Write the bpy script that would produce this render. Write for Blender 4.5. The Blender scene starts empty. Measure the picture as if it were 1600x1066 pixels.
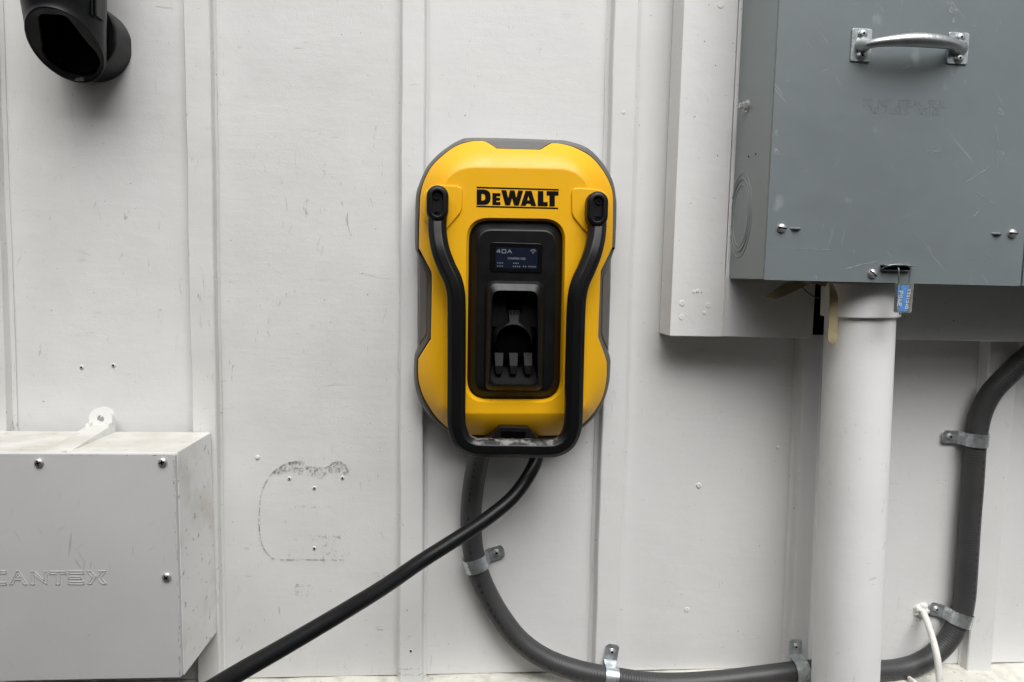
import bpy, bmesh, math, random
from mathutils import Vector, Matrix
random.seed(7)
S = bpy.context.scene
C = S.collection
PI = math.pi

# ------------------------------------------------------------------ camera, sky, sun, exposure
CAMD, CAMH, FPX = 1.18, 1.25, 1183.0
YV = Vector((-100, 108, FPX)).normalized()                 # wall normal seen in camera axes (right, up, forward)
ZV = Vector((225 / 13170, 1, 0)); ZV = (ZV - YV * ZV.dot(YV)).normalized()
XV = Vector((YV.x, YV.y, -YV.z)).cross(Vector((ZV.x, ZV.y, -ZV.z))); XV.z = -XV.z
RIGHT = Vector((XV.x, YV.x, ZV.x)); UP = Vector((XV.y, YV.y, ZV.y)); FWD = Vector((XV.z, YV.z, ZV.z))
CAMLOC = Vector((0, -CAMD, CAMH))
cam = bpy.data.objects.new('camera', bpy.data.cameras.new('camera')); C.objects.link(cam)
cam.matrix_world = Matrix(((RIGHT.x, UP.x, -FWD.x, 0), (RIGHT.y, UP.y, -FWD.y, -CAMD),
                           (RIGHT.z, UP.z, -FWD.z, CAMH), (0, 0, 0, 1)))
cam.data.sensor_width = 36; cam.data.lens = FPX / 1600 * 36
cam.data.clip_start = 0.02; cam.data.clip_end = 500
S.camera = cam

SUN_EL, SUN_AZ = 53, -18
w = bpy.data.worlds.new("World"); S.world = w; w.use_nodes = True
nt = w.node_tree; nt.nodes.clear()
sky = nt.nodes.new('ShaderNodeTexSky'); sky.sky_type = 'NISHITA'; sky.sun_disc = False
sky.sun_elevation = math.radians(SUN_EL); sky.sun_rotation = math.radians(180 - SUN_AZ)
sky.dust_density = 4; sky.air_density = 1.0
hs = nt.nodes.new('ShaderNodeHueSaturation'); hs.inputs['Saturation'].default_value = 0.22   # overcast: grey sky
bg = nt.nodes.new('ShaderNodeBackground'); bg.inputs['Strength'].default_value = 0.09
wo = nt.nodes.new('ShaderNodeOutputWorld')
nt.links.new(sky.outputs[0], hs.inputs['Color']); nt.links.new(hs.outputs[0], bg.inputs[0]); nt.links.new(bg.outputs[0], wo.inputs[0])
sl = bpy.data.lights.new('sun', 'SUN'); sl.energy = 1.5; sl.angle = math.radians(36); sl.color = (1, .99, .978)
sun = bpy.data.objects.new('sun', sl); C.objects.link(sun)
sd = Vector((math.sin(math.radians(SUN_AZ)) * -math.cos(math.radians(SUN_EL)),
             -math.cos(math.radians(SUN_AZ)) * math.cos(math.radians(SUN_EL)), math.sin(math.radians(SUN_EL))))
sun.rotation_euler = sd.to_track_quat('Z', 'Y').to_euler()
S.view_settings.view_transform = 'Standard'; S.view_settings.look = 'None'
S.view_settings.exposure = 0.79; S.view_settings.gamma = 1
S.view_settings.use_curve_mapping = False
S.render.engine = 'CYCLES'
S.render.resolution_x, S.render.resolution_y = 1024, 682

# ------------------------------------------------------------------ geometry helpers
def ray(px, py):
    return (RIGHT * (px - 800) + UP * (533 - py) + FWD * FPX)
def P(px, py, dep):                                        # survey point: photo measure at a known distance from the wall
    d = ray(px, py); t = (CAMD - dep) / d.y
    return CAMLOC + d * t
def X(px, py, dep): return P(px, py, dep).x
def Z(px, py, dep): return P(px, py, dep).z
def flat(pts, dep): return [(p.x, p.z) for p in (P(a, b, dep) for a, b in pts)]

def link(name, bm, mat, parent=None, smooth=None):
    bmesh.ops.remove_doubles(bm, verts=bm.verts, dist=1e-6)
    bmesh.ops.recalc_face_normals(bm, faces=bm.faces)
    me = bpy.data.meshes.new(name); bm.to_mesh(me); bm.free()
    mats = mat if isinstance(mat, (list, tuple)) else [mat]
    for m in mats: me.materials.append(m)
    if smooth is not None:
        for p in me.polygons: p.use_smooth = True
        me.set_sharp_from_angle(angle=math.radians(smooth))
    o = bpy.data.objects.new(name, me); C.objects.link(o)
    if smooth is not None and len(me.polygons) < 60000:
        md = o.modifiers.new('normals', 'WEIGHTED_NORMAL'); md.keep_sharp = True; md.weight = 80
    if parent:
        o.parent = parent; o.matrix_parent_inverse = world_of(parent).inverted()
    return o
def world_of(o):
    m = o.matrix_basis.copy()
    while o.parent:
        m = o.parent.matrix_basis @ o.matrix_parent_inverse @ m if False else (o.matrix_parent_inverse @ m)
        o = o.parent; m = o.matrix_basis @ m
    return m
def thing(name, label, cat, loc=(0, 0, 0), group=None):
    o = bpy.data.objects.new(name, None); o.empty_display_size = .05; C.objects.link(o)
    o.location = loc; tag(o, label, cat, group); return o
def tag(o, label, cat, group=None):
    o['label'] = label; o['category'] = cat
    if group: o['group'] = group
    return o
def struct(o): o['kind'] = 'structure'; return o
def copy_tree(o, parent=None):
    c = o.copy(); C.objects.link(c)
    if parent: c.parent = parent; c.matrix_parent_inverse = o.matrix_parent_inverse.copy()
    for ch in list(o.children): copy_tree(ch, c)
    return c
def NB(): return bmesh.new()

def loft(bm, rings, cap0=False, cap1=False, closed=True, uvs=None):
    vr = [[bm.verts.new(p) for p in r] for r in rings]
    n = len(rings[0]); m = n if closed else n - 1
    lay = bm.loops.layers.uv.verify() if uvs else None
    for i in range(len(vr) - 1):
        for j in range(m):
            k = (j + 1) % n
            try: f = bm.faces.new((vr[i][j], vr[i][k], vr[i + 1][k], vr[i + 1][j]))
            except ValueError: continue
            if lay:
                for l, (a, b) in zip(f.loops, ((i, j), (i, j + 1), (i + 1, j + 1), (i + 1, j))):
                    l[lay].uv = (uvs[a], b / n)
    if cap0: bm.faces.new(vr[0])
    if cap1: bm.faces.new(vr[-1])
    return vr
def inset(poly, d):                                        # poly in (x, z), either orientation, d > 0 shrinks
    n = len(poly); A = sum(poly[i][0] * poly[(i + 1) % n][1] - poly[(i + 1) % n][0] * poly[i][1] for i in range(n))
    s = 1 if A > 0 else -1; out = []
    for i in range(n):
        p0, p1, p2 = Vector(poly[i - 1]), Vector(poly[i]), Vector(poly[(i + 1) % n])
        a = (p1 - p0); b = (p2 - p1)
        if a.length < 1e-9: a = b
        if b.length < 1e-9: b = a
        a.normalize(); b.normalize()
        na = Vector((-a.y, a.x)) * s; nb = Vector((-b.y, b.x)) * s
        m = na + nb
        if m.length < 1e-6: m = na
        m.normalize(); c = max(.35, m.dot(na))
        out.append(tuple(p1 + m * (d / c)))
    return out
def rnd(pts, r, n=6):                                      # round the corners of a polygon; r one radius or one per corner
    out = []; N = len(pts)
    for i in range(N):
        p0, p1, p2 = Vector(pts[i - 1]), Vector(pts[i]), Vector(pts[(i + 1) % N])
        rr = r[i] if isinstance(r, (list, tuple)) else r
        a = (p0 - p1); b = (p2 - p1); la, lb = a.length, b.length
        a.normalize(); b.normalize()
        if rr <= 1e-7: out.append(tuple(p1)); continue
        ang = a.angle(b); t = min(rr / math.tan(ang / 2), la * .49, lb * .49)
        s, e = p1 + a * t, p1 + b * t
        for k in range(n + 1):
            u = k / n; q = s * (1 - u) ** 2 + p1 * 2 * u * (1 - u) + e * u * u
            out.append(tuple(q))
    return out
def prism(bm, poly, d0, d1, bev=0.0, mat=None):            # solid of outline (x, z) from depth d0 (wall side) to d1 (front)
    r = [[(x, -d0, z) for x, z in poly]]
    if bev:
        r.append([(x, -(d1 - bev), z) for x, z in poly])
        q = inset(poly, bev * .3); r.append([(x, -(d1 - bev * .3), z) for x, z in q])
        q = inset(poly, bev); r.append([(x, -d1, z) for x, z in q])
    else: r.append([(x, -d1, z) for x, z in poly])
    loft(bm, r, True, True)
def rect(x0, x1, z0, z1): return [(x0, z0), (x1, z0), (x1, z1), (x0, z1)]
def box(bm, x0, x1, d0, d1, z0, z1, bev=0.0): 
    g = bmesh.ops.create_cube(bm, size=1)['verts']
    for v in g: v.co = Vector(((x0 + x1) / 2 + v.co.x * (x1 - x0), -(d0 + d1) / 2 + v.co.y * (d1 - d0), (z0 + z1) / 2 + v.co.z * (z1 - z0)))
    if bev:
        es = {e for v in g for e in v.link_edges}
        bmesh.ops.bevel(bm, geom=list(es), offset=bev, segments=2, affect='EDGES', profile=.5)
def holed(bm, outer, holes, d0, d1):                       # plate with holes
    for d in (d0, d1):
        es = []
        for lp in [outer] + holes:
            vs = [bm.verts.new((x, -d, z)) for x, z in lp]
            es += [bm.edges.new((vs[i], vs[(i + 1) % len(vs)])) for i in range(len(vs))]
        bmesh.ops.triangle_fill(bm, edges=es, use_beauty=True, use_dissolve=False)
    for lp in [outer] + holes: loft(bm, [[(x, -d0, z) for x, z in lp], [(x, -d1, z) for x, z in lp]])
def lathe(bm, prof, org, axis=(0, -1, 0), n=24, up=(0, 0, 1)):
    a = Vector(axis).normalized(); u = Vector(up); u = (u - a * u.dot(a)).normalized(); v = a.cross(u); o = Vector(org)
    rings = [[o + a * h + (u * math.cos(2 * PI * k / n) + v * math.sin(2 * PI * k / n)) * max(r, 1e-5) for k in range(n)] for r, h in prof]
    loft(bm, rings, True, True)
def curve(pts, per=10):                                    # Catmull-Rom through points
    pts = [Vector(p) for p in pts]; q = [pts[0] * 2 - pts[1]] + pts + [pts[-1] * 2 - pts[-2]]; out = []
    for i in range(1, len(q) - 2):
        p0, p1, p2, p3 = q[i - 1:i + 3]
        for k in range(per):
            t = k / per
            out.append(.5 * ((2 * p1) + (p2 - p0) * t + (2 * p0 - 5 * p1 + 4 * p2 - p3) * t * t + (3 * p1 - p0 - 3 * p2 + p3) * t ** 3))
    out.append(pts[-1]); return out
def resample(pts, step):
    out = [pts[0]]; acc = 0
    L = [0]
    for a, b in zip(pts, pts[1:]): L.append(L[-1] + (b - a).length)
    n = max(2, int(L[-1] / step)); j = 0
    for k in range(1, n + 1):
        s = L[-1] * k / n
        while j < len(L) - 2 and L[j + 1] < s: j += 1
        t = (s - L[j]) / max(1e-9, L[j + 1] - L[j]); out.append(pts[j].lerp(pts[j + 1], t))
    return out
def sweep(bm, path, prof, nrm=(0, -1, 0), scale=None, caps=True):   # prof: list of (side, out)
    nrm = Vector(nrm); rings = []; L = 0; us = []
    for i, p in enumerate(path):
        t = (path[min(i + 1, len(path) - 1)] - path[max(i - 1, 0)]).normalized()
        n = nrm - t * nrm.dot(t)
        n = n.normalized() if n.length > 1e-4 else Vector((1, 0, 0))
        s = t.cross(n); k = scale(i, L) if scale else 1
        rings.append([p + (s * a + n * b) * k for a, b in prof])
        us.append(L)
        if i < len(path) - 1: L += (path[i + 1] - p).length
    loft(bm, rings, caps, caps, uvs=us)
def circ(r, n=20): return [(r * math.cos(2 * PI * k / n), r * math.sin(2 * PI * k / n)) for k in range(n)]
def raycast_ring(poly, c, N):
    out = []; n = len(poly)
    for k in range(N):
        a = 2 * PI * k / N; dx, dz = math.cos(a), math.sin(a); best = None
        for i in range(n):
            x1, z1 = poly[i][0] - c[0], poly[i][1] - c[1]; x2, z2 = poly[(i + 1) % n][0] - c[0], poly[(i + 1) % n][1] - c[1]
            den = dx * (z2 - z1) - dz * (x2 - x1)
            if abs(den) < 1e-14: continue
            t = (x1 * (z2 - z1) - z1 * (x2 - x1)) / den; u = (x1 * dz - z1 * dx) / den
            if t > 0 and -1e-9 <= u <= 1 + 1e-9 and (best is None or t > best): best = t
        best = best if best is not None else .01
        out.append((c[0] + dx * best, c[1] + dz * best))
    return out
def smooth_closed(pts, per=6):
    q = [Vector(p) for p in pts]; n = len(q); out = []
    for i in range(n):
        p0, p1, p2, p3 = q[i - 1], q[i], q[(i + 1) % n], q[(i + 2) % n]
        for k in range(per):
            t = k / per
            out.append(tuple(.5 * ((2 * p1) + (p2 - p0) * t + (2 * p0 - 5 * p1 + 4 * p2 - p3) * t * t + (3 * p1 - p0 - 3 * p2 + p3) * t ** 3)))
    return out

# ------------------------------------------------------------------ materials
def mat(name, col, rough=.5, metal=0, spec=.5, bump=None, mottle=0, mscale=8, extra=None, rvar=0, coat=0):
    m = bpy.data.materials.new(name); m.use_nodes = True; t = m.node_tree; N = t.nodes; L = t.links
    b = N['Principled BSDF']; b.inputs['Base Color'].default_value = (*col, 1); b.inputs['Roughness'].default_value = rough
    b.inputs['Metallic'].default_value = metal; b.inputs['Specular IOR Level'].default_value = spec
    b.inputs['Coat Weight'].default_value = coat
    tc = N.new('ShaderNodeTexCoord'); src = tc.outputs['Object']
    color = None
    def noise(scale, detail=3, vec=None, dist=0, rough_=.5):
        n = N.new('ShaderNodeTexNoise'); n.inputs['Scale'].default_value = scale; n.inputs['Detail'].default_value = detail
        n.inputs['Distortion'].default_value = dist; n.inputs['Roughness'].default_value = rough_
        L.new(vec or src, n.inputs['Vector']); return n.outputs['Fac']
    def ramp(f, a, b_):
        r = N.new('ShaderNodeMapRange'); r.inputs['From Min'].default_value = a; r.inputs['From Max'].default_value = b_
        L.new(f, r.inputs['Value']); return r.outputs['Result']
    def mul(a, b_, op='MULTIPLY'):
        q = N.new('ShaderNodeMath'); q.operation = op
        if isinstance(a, (int, float)): q.inputs[0].default_value = a
        else: L.new(a, q.inputs[0])
        if isinstance(b_, (int, float)): q.inputs[1].default_value = b_
        else: L.new(b_, q.inputs[1])
        return q.outputs[0]
    def mix(f, a, b_):
        q = N.new('ShaderNodeMix'); q.data_type = 'RGBA'
        if isinstance(f, (int, float)): q.inputs[0].default_value = f
        else: L.new(f, q.inputs[0])
        for s, v in ((6, a), (7, b_)):
            if isinstance(v, tuple): q.inputs[s].default_value = (*v, 1)
            else: L.new(v, q.inputs[s])
        return q.outputs[2]
    def mapped(scale, rot=(0, 0, 0), loc=(0, 0, 0)):
        q = N.new('ShaderNodeMapping'); q.vector_type = 'TEXTURE'; q.inputs['Scale'].default_value = tuple(1 / v for v in scale); q.inputs['Rotation'].default_value = rot
        q.inputs['Location'].default_value = loc; L.new(src, q.inputs['Vector']); return q.outputs[0]
    color = tuple(col)
    if mottle:
        f = ramp(noise(mscale, 5), .35, .65)
        color = mix(f, tuple(c * (1 - mottle) for c in col), tuple(min(1, c * (1 + mottle)) for c in col))
    if rvar:
        L.new(ramp(noise(40, 4), .3, .7), b.inputs['Roughness'])
        r = b.inputs['Roughness'].links[0].from_node; r.inputs['To Min'].default_value = rough - rvar; r.inputs['To Max'].default_value = rough + rvar
    hgt = None
    if bump:
        for sc, amt in bump:
            h = mul(noise(sc, 3), amt); hgt = h if hgt is None else mul(hgt, h, 'ADD')
    K = dict(N=N, L=L, noise=noise, ramp=ramp, mul=mul, mix=mix, mapped=mapped, b=b, tc=tc)
    if extra:
        color, hgt = extra(K, color, hgt)
    if not isinstance(color, tuple): L.new(color, b.inputs['Base Color'])
    if hgt is not None:
        bp = N.new('ShaderNodeBump'); bp.inputs['Strength'].default_value = 1; bp.inputs['Distance'].default_value = .001
        L.new(hgt, bp.inputs['Height']); L.new(bp.outputs[0], b.inputs['Normal'])
    return m

def wall_extra(wear, specks=True):
    def f(K, color, hgt):
        n, r, mul, mix, mp = K['noise'], K['ramp'], K['mul'], K['mix'], K['mapped']
        # hairline cracks and scuffs that run with the board, only where the paint has worn
        patch = r(n(5.5, 3), .50 - .06 * wear, .66)
        crack = r(n(120, 6, mp((1, 1, .2)), 1.4, .64), .635, .70)
        c1 = mul(mul(patch, crack), .50 * wear)
        color = mix(c1, color, (.16, .145, .125))
        hor = mul(mul(r(n(7, 3, mp((1, 1, 1), loc=(3, 1, 7))), .50, .64), r(n(60, 4, mp((.3, 1, 1.3)), 1.5), .655, .72)), .34 * wear)
        color = mix(hor, color, (.24, .22, .19))
        spk = mul(r(n(210, 1, mp((1, 1, 1), loc=(9, 2, 5))), .772, .79), .75 if specks else 0)
        color = mix(spk, color, (.10, .09, .08))
        gr = mul(r(n(3.2, 5, mp((1, 1, .5), loc=(1, 4, 2))), .48, .75), .16 * wear)
        color = mix(gr, color, (.42, .40, .36))
        brush = mul(n(75, 3, mp((.25, 1, 1.2))), .25)
        hgt = mul(hgt, brush, 'ADD')
        hgt = mul(hgt, mul(c1, -.5), 'ADD')
        return color, hgt
    return f
WHITE = (.715, .717, .708)
M_wall = mat('white_paint', WHITE, .55, spec=.35, bump=[(420, .16), (30, .5)], mottle=.022, mscale=6, extra=wall_extra(.55))
M_wallold = mat('worn_white_paint', (.675, .675, .664), .6, spec=.3, bump=[(420, .2), (30, .6)], mottle=.035, mscale=9, extra=wall_extra(1.2))
M_batten = mat('batten_paint', (.725, .727, .716), .5, spec=.4, bump=[(350, .14), (24, .5)], mottle=.025, mscale=10, extra=wall_extra(.7))
M_battenold = mat('worn_batten_paint', (.70, .698, .68), .55, spec=.35, bump=[(350, .18), (24, .6)], mottle=.035, mscale=14, extra=wall_extra(1.7))
M_board = mat('board_paint', (.79, .791, .782), .5, spec=.4, bump=[(300, .13), (40, .7)], mottle=.02, extra=wall_extra(.4))
M_caulk = mat('caulk', (.74, .73, .70), .45, bump=[(60, .8)], mottle=.02)
def ledge_extra(K, color, hgt):
    n, r, mul, mix = K['noise'], K['ramp'], K['mul'], K['mix']
    color = mix(mul(r(n(45, 6), .5, .72), .4), color, (.30, .265, .20))
    color = mix(mul(r(n(160, 4), .66, .74), .7), color, (.09, .08, .06))
    return color, hgt
M_ledge = mat('ledge_paint', (.66, .645, .58), .75, bump=[(90, 1.8), (300, .6)], mottle=.06, mscale=20, extra=ledge_extra)
def jb_extra(K, color, hgt):
    n, r, mul, mix, mp = K['noise'], K['ramp'], K['mul'], K['mix'], K['mapped']
    for rot, loc in (((0, .9, 0), (0, 0, 0)), ((0, -.5, 0), (4, 0, 2)), ((0, .1, 0), (7, 0, 5))):
        s = mul(mul(r(n(26, 2, mp((8, 1, .55), rot, loc)), .69, .735), r(n(11, 2, mp((1, 1, 1), rot, loc)), .50, .6)), .42)
        color = mix(s, color, (.22, .21, .20))
    return color, hgt
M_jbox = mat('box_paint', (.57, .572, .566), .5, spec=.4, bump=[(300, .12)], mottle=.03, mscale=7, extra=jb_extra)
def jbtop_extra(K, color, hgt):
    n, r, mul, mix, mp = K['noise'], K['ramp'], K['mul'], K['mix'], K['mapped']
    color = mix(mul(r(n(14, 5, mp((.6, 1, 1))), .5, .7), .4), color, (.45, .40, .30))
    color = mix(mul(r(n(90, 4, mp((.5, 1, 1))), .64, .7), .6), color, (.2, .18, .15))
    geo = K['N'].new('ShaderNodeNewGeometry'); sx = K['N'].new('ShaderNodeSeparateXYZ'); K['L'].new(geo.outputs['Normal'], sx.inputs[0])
    color = mix(mul(mul(r(sx.outputs['Z'], .6, .9), r(n(18, 5), .0, .75)), .75), color, (.40, .38, .31))   # dust on upward faces, also darkened to offset the overlit top
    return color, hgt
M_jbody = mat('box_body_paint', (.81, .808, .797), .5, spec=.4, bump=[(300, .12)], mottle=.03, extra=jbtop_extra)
def cab_extra(K, color, hgt):
    n, r, mul, mix, mp = K['noise'], K['ramp'], K['mul'], K['mix'], K['mapped']
    for rot, loc, am in (((0, 1.1, 0), (0, 0, 0), .28), ((0, -.75, 0), (4, 0, 2), .3), ((0, .15, 0), (7, 0, 5), .3)):
        s = mul(mul(r(n(24, 2, mp((9, 1, .6), rot, loc)), .71, .745), r(n(8, 2, mp((1, 1, 1), rot, loc)), .52, .62)), am)
        color = mix(s, color, (.42, .44, .44))
    sm = mul(r(n(22, 3, mp((1, 1, .6), loc=(2, 2, 2))), .66, .74), .35)
    color = mix(sm, color, (.40, .43, .43))
    return color, hgt
M_cab = mat('grey_enamel', (.170, .197, .203), .42, spec=.5, bump=[(500, .05), (12, .8)], mottle=.06, mscale=4, extra=cab_extra, rvar=.06)
M_cab_sidelit = mat('grey_enamel_sidelit', (.25, .288, .293), .45, spec=.5, bump=[(500, .05)], mottle=.02, mscale=5)  # same enamel, lightened to stand in for light on the flank
M_pipe = mat('pipe_paint', (.84, .84, .832), .42, spec=.45, bump=[(200, .12), (18, .6)], mottle=.02, mscale=9, extra=wall_extra(.9, False))
def yel_extra(K, color, hgt):
    n, r, mul, mix = K['noise'], K['ramp'], K['mul'], K['mix']
    return mix(mul(r(n(6, 4), .5, .8), .08), color, (.55, .25, .02)), hgt
M_yellow = mat('yellow_plastic', (.85, .445, .006), .40, spec=.45, rvar=.05, bump=[(900, .05)], extra=yel_extra)
M_shell = mat('grey_plastic', (.118, .115, .110), .5, bump=[(900, .05)], mottle=.03)
M_black = mat('black_plastic', (.0055, .006, .0065), .42, spec=.32, bump=[(1200, .04)], mottle=.1, mscale=60)
M_blackm = mat('matt_black_plastic', (.0060, .0063, .0068), .36, spec=.28, bump=[(1000, .06)], mottle=.1, mscale=50, rvar=.06)
M_hole = mat('dark_cavity', (.002, .002, .002), .9, spec=0)
def bar_extra(K, color, hgt):
    n, r, mul, mix, mp = K['noise'], K['ramp'], K['mul'], K['mix'], K['mapped']
    geo = K['N'].new('ShaderNodeNewGeometry'); sx = K['N'].new('ShaderNodeSeparateXYZ'); K['L'].new(geo.outputs['Normal'], sx.inputs[0])
    up = r(sx.outputs['Z'], .60, .72)                     # scuffs worn where cable loops rest on top of the bar
    s = mul(mul(up, r(n(95, 5), .48, .66)), .75)
    return mix(s, color, (.30, .30, .295)), hgt
M_bar = mat('black_bar', (.0045, .0049, .0053), .34, spec=.27, bump=[(900, .05)], extra=bar_extra, mottle=.1, mscale=60)
M_cradle = mat('cradle_plastic', (.0055, .0058, .0063), .55, spec=.17, bump=[(1000, .05)])
M_print = mat('black_print', (.003, .003, .003), .7, spec=.12)
M_cable = mat('black_rubber', (.0045, .0048, .0052), .36, spec=.24, bump=[(300, .2)], mottle=.25, mscale=30, rvar=.08)
M_glass = mat('screen_glass', (.004, .004, .005), .12, spec=.5)
def screen_extra(K, color, hgt):
    b = K['b']; b.inputs['Emission Color'].default_value = (.030, .045, .105, 1); b.inputs['Emission Strength'].default_value = .05
    return color, hgt
M_screen = mat('screen_blue', (.006, .0075, .014), .22, spec=.25, extra=screen_extra)
def text_extra(K, color, hgt):
    b = K['b']; b.inputs['Emission Color'].default_value = (.6, .7, .72, 1); b.inputs['Emission Strength'].default_value = .07
    return color, hgt
M_stext = mat('screen_text', (.13, .155, .16), .5, extra=text_extra)
M_zinc = mat('zinc', (.56, .60, .61), .33, .78, bump=[(300, .15)], mottle=.18, mscale=120, rvar=.1)
M_zincdark = mat('dull_zinc', (.30, .325, .33), .42, 1.0, bump=[(300, .15)], mottle=.2, mscale=90, rvar=.1)
def alu_extra(K, color, hgt):
    wv = K['noise'](160, 3, K['mapped']((1, .1, .1)))
    return color, K['mul'](wv, .8)
M_alu = mat('cast_aluminium', (.56, .57, .57), .36, .95, bump=None, mottle=.08, mscale=80, extra=alu_extra)
M_steel = mat('screw_steel', (.62, .62, .61), .34, .75, mottle=.1, mscale=150)
M_tape = mat('masking_tape', (.34, .29, .165), .7, bump=[(150, .4)], mottle=.1, mscale=60)
M_tapewire = mat('dull_wire', (.12, .12, .12), .4, .8)
M_whitecable = mat('white_cable', (.74, .73, .69), .5, bump=[(120, .3)], extra=wall_extra(1.2))
M_ground = mat('ground_asphalt', (.055, .054, .052), .9, bump=[(120, 2)], mottle=.2, mscale=3)
M_shadewall = mat('shade_wall_render', (.065, .05, .038), .9, bump=[(40, 2)], mottle=.15, mscale=2)
M_clear = mat('clear_plastic', (.55, .56, .55), .12, spec=.5)
_b = M_clear.node_tree.nodes['Principled BSDF']; _b.inputs['Transmission Weight'].default_value = .75
M_blue = mat('blue_tag', (.085, .25, .56), .4, mottle=.15, mscale=200)
M_white = mat('white_print', (.75, .75, .73), .5)
def flex_extra(K, color, hgt):
    N, L = K['N'], K['L']; uv = N.new('ShaderNodeUVMap'); s = N.new('ShaderNodeSeparateXYZ'); L.new(uv.outputs[0], s.inputs[0])
    sn = N.new('ShaderNodeMath'); sn.operation = 'SINE'; L.new(K['mul'](s.outputs[0], 2 * PI / .0046), sn.inputs[0])
    am = K['ramp'](K['noise'](7, 2), .40, .55)
    ribs = K['mul'](K['mul'](sn.outputs[0], .16), am)
    # printed legend: a thin broken line along the tube
    d = K['mul'](s.outputs[1], .205, 'SUBTRACT'); ab = N.new('ShaderNodeMath'); ab.operation = 'ABSOLUTE'; L.new(d, ab.inputs[0])
    line = K['ramp'](ab.outputs[0], .020, .012)
    sn2 = N.new('ShaderNodeMath'); sn2.operation = 'SINE'; L.new(K['mul'](s.outputs[0], 2 * PI / .011), sn2.inputs[0])
    dash = K['mul'](K['ramp'](sn2.outputs[0], -.2, .1), K['ramp'](K['noise'](60, 2), .42, .5))
    color = K['mix'](K['mul'](K['mul'](line, dash), .85), color, (.012, .012, .012))
    return color, K['mul'](ribs, hgt, 'ADD')
M_flex = mat('grey_flex_conduit', (.047, .047, .048), .46, spec=.5, bump=[(200, .1)], mottle=.08, mscale=25, extra=flex_extra)
def stain_mat(name, col, sc, a, b_, amt):
    m = mat(name, col, .8); t = m.node_tree; N, L = t.nodes, t.links
    n = N.new('ShaderNodeTexNoise'); n.inputs['Scale'].default_value = sc; n.inputs['Detail'].default_value = 6; n.inputs['Roughness'].default_value = .65
    L.new(N['Texture Coordinate'].outputs['Object'], n.inputs['Vector'])
    r = N.new('ShaderNodeMapRange'); r.inputs['From Min'].default_value = a; r.inputs['From Max'].default_value = b_; r.inputs['To Max'].default_value = amt
    L.new(n.outputs['Fac'], r.inputs['Value'])
    L.new(r.outputs[0], N['Principled BSDF'].inputs['Alpha']); return m
M_stainl = stain_mat('residue_line', (.27, .255, .235), 130, .42, .68, .52)
M_stainp = stain_mat('residue_patch', (.19, .175, .155), 260, .48, .72, .55)
M_stainf = stain_mat('residue_faint', (.3, .285, .26), 150, .54, .72, .4)

# ------------------------------------------------------------------ writing
GL = {'A': [[(0, 0), (2, 6), (4, 0)], [(.8, 2.2), (3.2, 2.2)]], 'B': [[(0, 0), (0, 6), (3, 6), (4, 5), (3, 3.2), (0, 3.2)], [(3, 3.2), (4, 2), (3, 0), (0, 0)]],
      'C': [[(4, 5.4), (3, 6), (1, 6), (0, 5), (0, 1), (1, 0), (3, 0), (4, .6)]], 'D': [[(0, 0), (0, 6), (2.6, 6), (4, 4.6), (4, 1.4), (2.6, 0), (0, 0)]],
      'E': [[(4, 6), (0, 6), (0, 0), (4, 0)], [(0, 3.1), (3, 3.1)]], 'F': [[(4, 6), (0, 6), (0, 0)], [(0, 3.1), (3, 3.1)]],
      'G': [[(4, 5.4), (3, 6), (1, 6), (0, 5), (0, 1), (1, 0), (3, 0), (4, 1), (4, 2.8), (2.4, 2.8)]], 'H': [[(0, 0), (0, 6)], [(4, 0), (4, 6)], [(0, 3), (4, 3)]],
      'I': [[(2, 0), (2, 6)]], 'K': [[(0, 0), (0, 6)], [(4, 6), (0, 2.6)], [(1.2, 3.6), (4, 0)]], 'L': [[(0, 6), (0, 0), (4, 0)]],
      'N': [[(0, 0), (0, 6), (4, 0), (4, 6)]], 'O': [[(1, 0), (0, 1), (0, 5), (1, 6), (3, 6), (4, 5), (4, 1), (3, 0), (1, 0)]],
      'P': [[(0, 0), (0, 6), (3, 6), (4, 5), (4, 4), (3, 3), (0, 3)]], 'R': [[(0, 0), (0, 6), (3, 6), (4, 5), (4, 4), (3, 3), (0, 3)], [(2, 3), (4, 0)]],
      'S': [[(4, 5.2), (3, 6), (1, 6), (0, 5), (1, 3.4), (3, 2.7), (4, 1.2), (3, 0), (1, 0), (0, .8)]], 'T': [[(0, 6), (4, 6)], [(2, 6), (2, 0)]],
      'U': [[(0, 6), (0, 1), (1, 0), (3, 0), (4, 1), (4, 6)]], '0': [[(0, 0), (0, 6), (4, 6), (4, 0), (0, 0)]], '1': [[(1, 5), (2, 6), (2, 0)]],
      '2': [[(0, 5), (1, 6), (3, 6), (4, 5), (4, 4), (0, 0), (4, 0)]], '3': [[(0, 6), (4, 6), (2, 3.4), (4, 2), (3, 0), (0, 0)]],
      '4': [[(4, 1.6), (0, 1.6), (3, 6), (3, 0)]], '8': [[(1, 3), (0, 4.5), (1, 6), (3, 6), (4, 4.5), (3, 3), (1, 3), (0, 1.5), (1, 0), (3, 0), (4, 1.5), (3, 3)]],
      '&': [[(4, 0), (.8, 4.6), (1.2, 6), (2.4, 6), (2.8, 4.6), (0, 1.8), (.4, .3), (1.8, 0), (4, 2.4)]], 'o': [[(1, 1), (1, 4), (3, 4), (3, 1), (1, 1)]]}
def stroke(bm, a, b, wid, d0, d1):
    a, b = Vector(a), Vector(b); t = (b - a)
    if t.length < 1e-7: return
    t.normalize(); n = Vector((-t.y, t.x)) * wid / 2; a = a - t * wid * .35; b = b + t * wid * .35
    q = [a + n, a - n, b - n, b + n]
    loft(bm, [[(p.x, -d0, p.y) for p in q], [(p.x, -d1, p.y) for p in q]], False, True)
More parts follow.
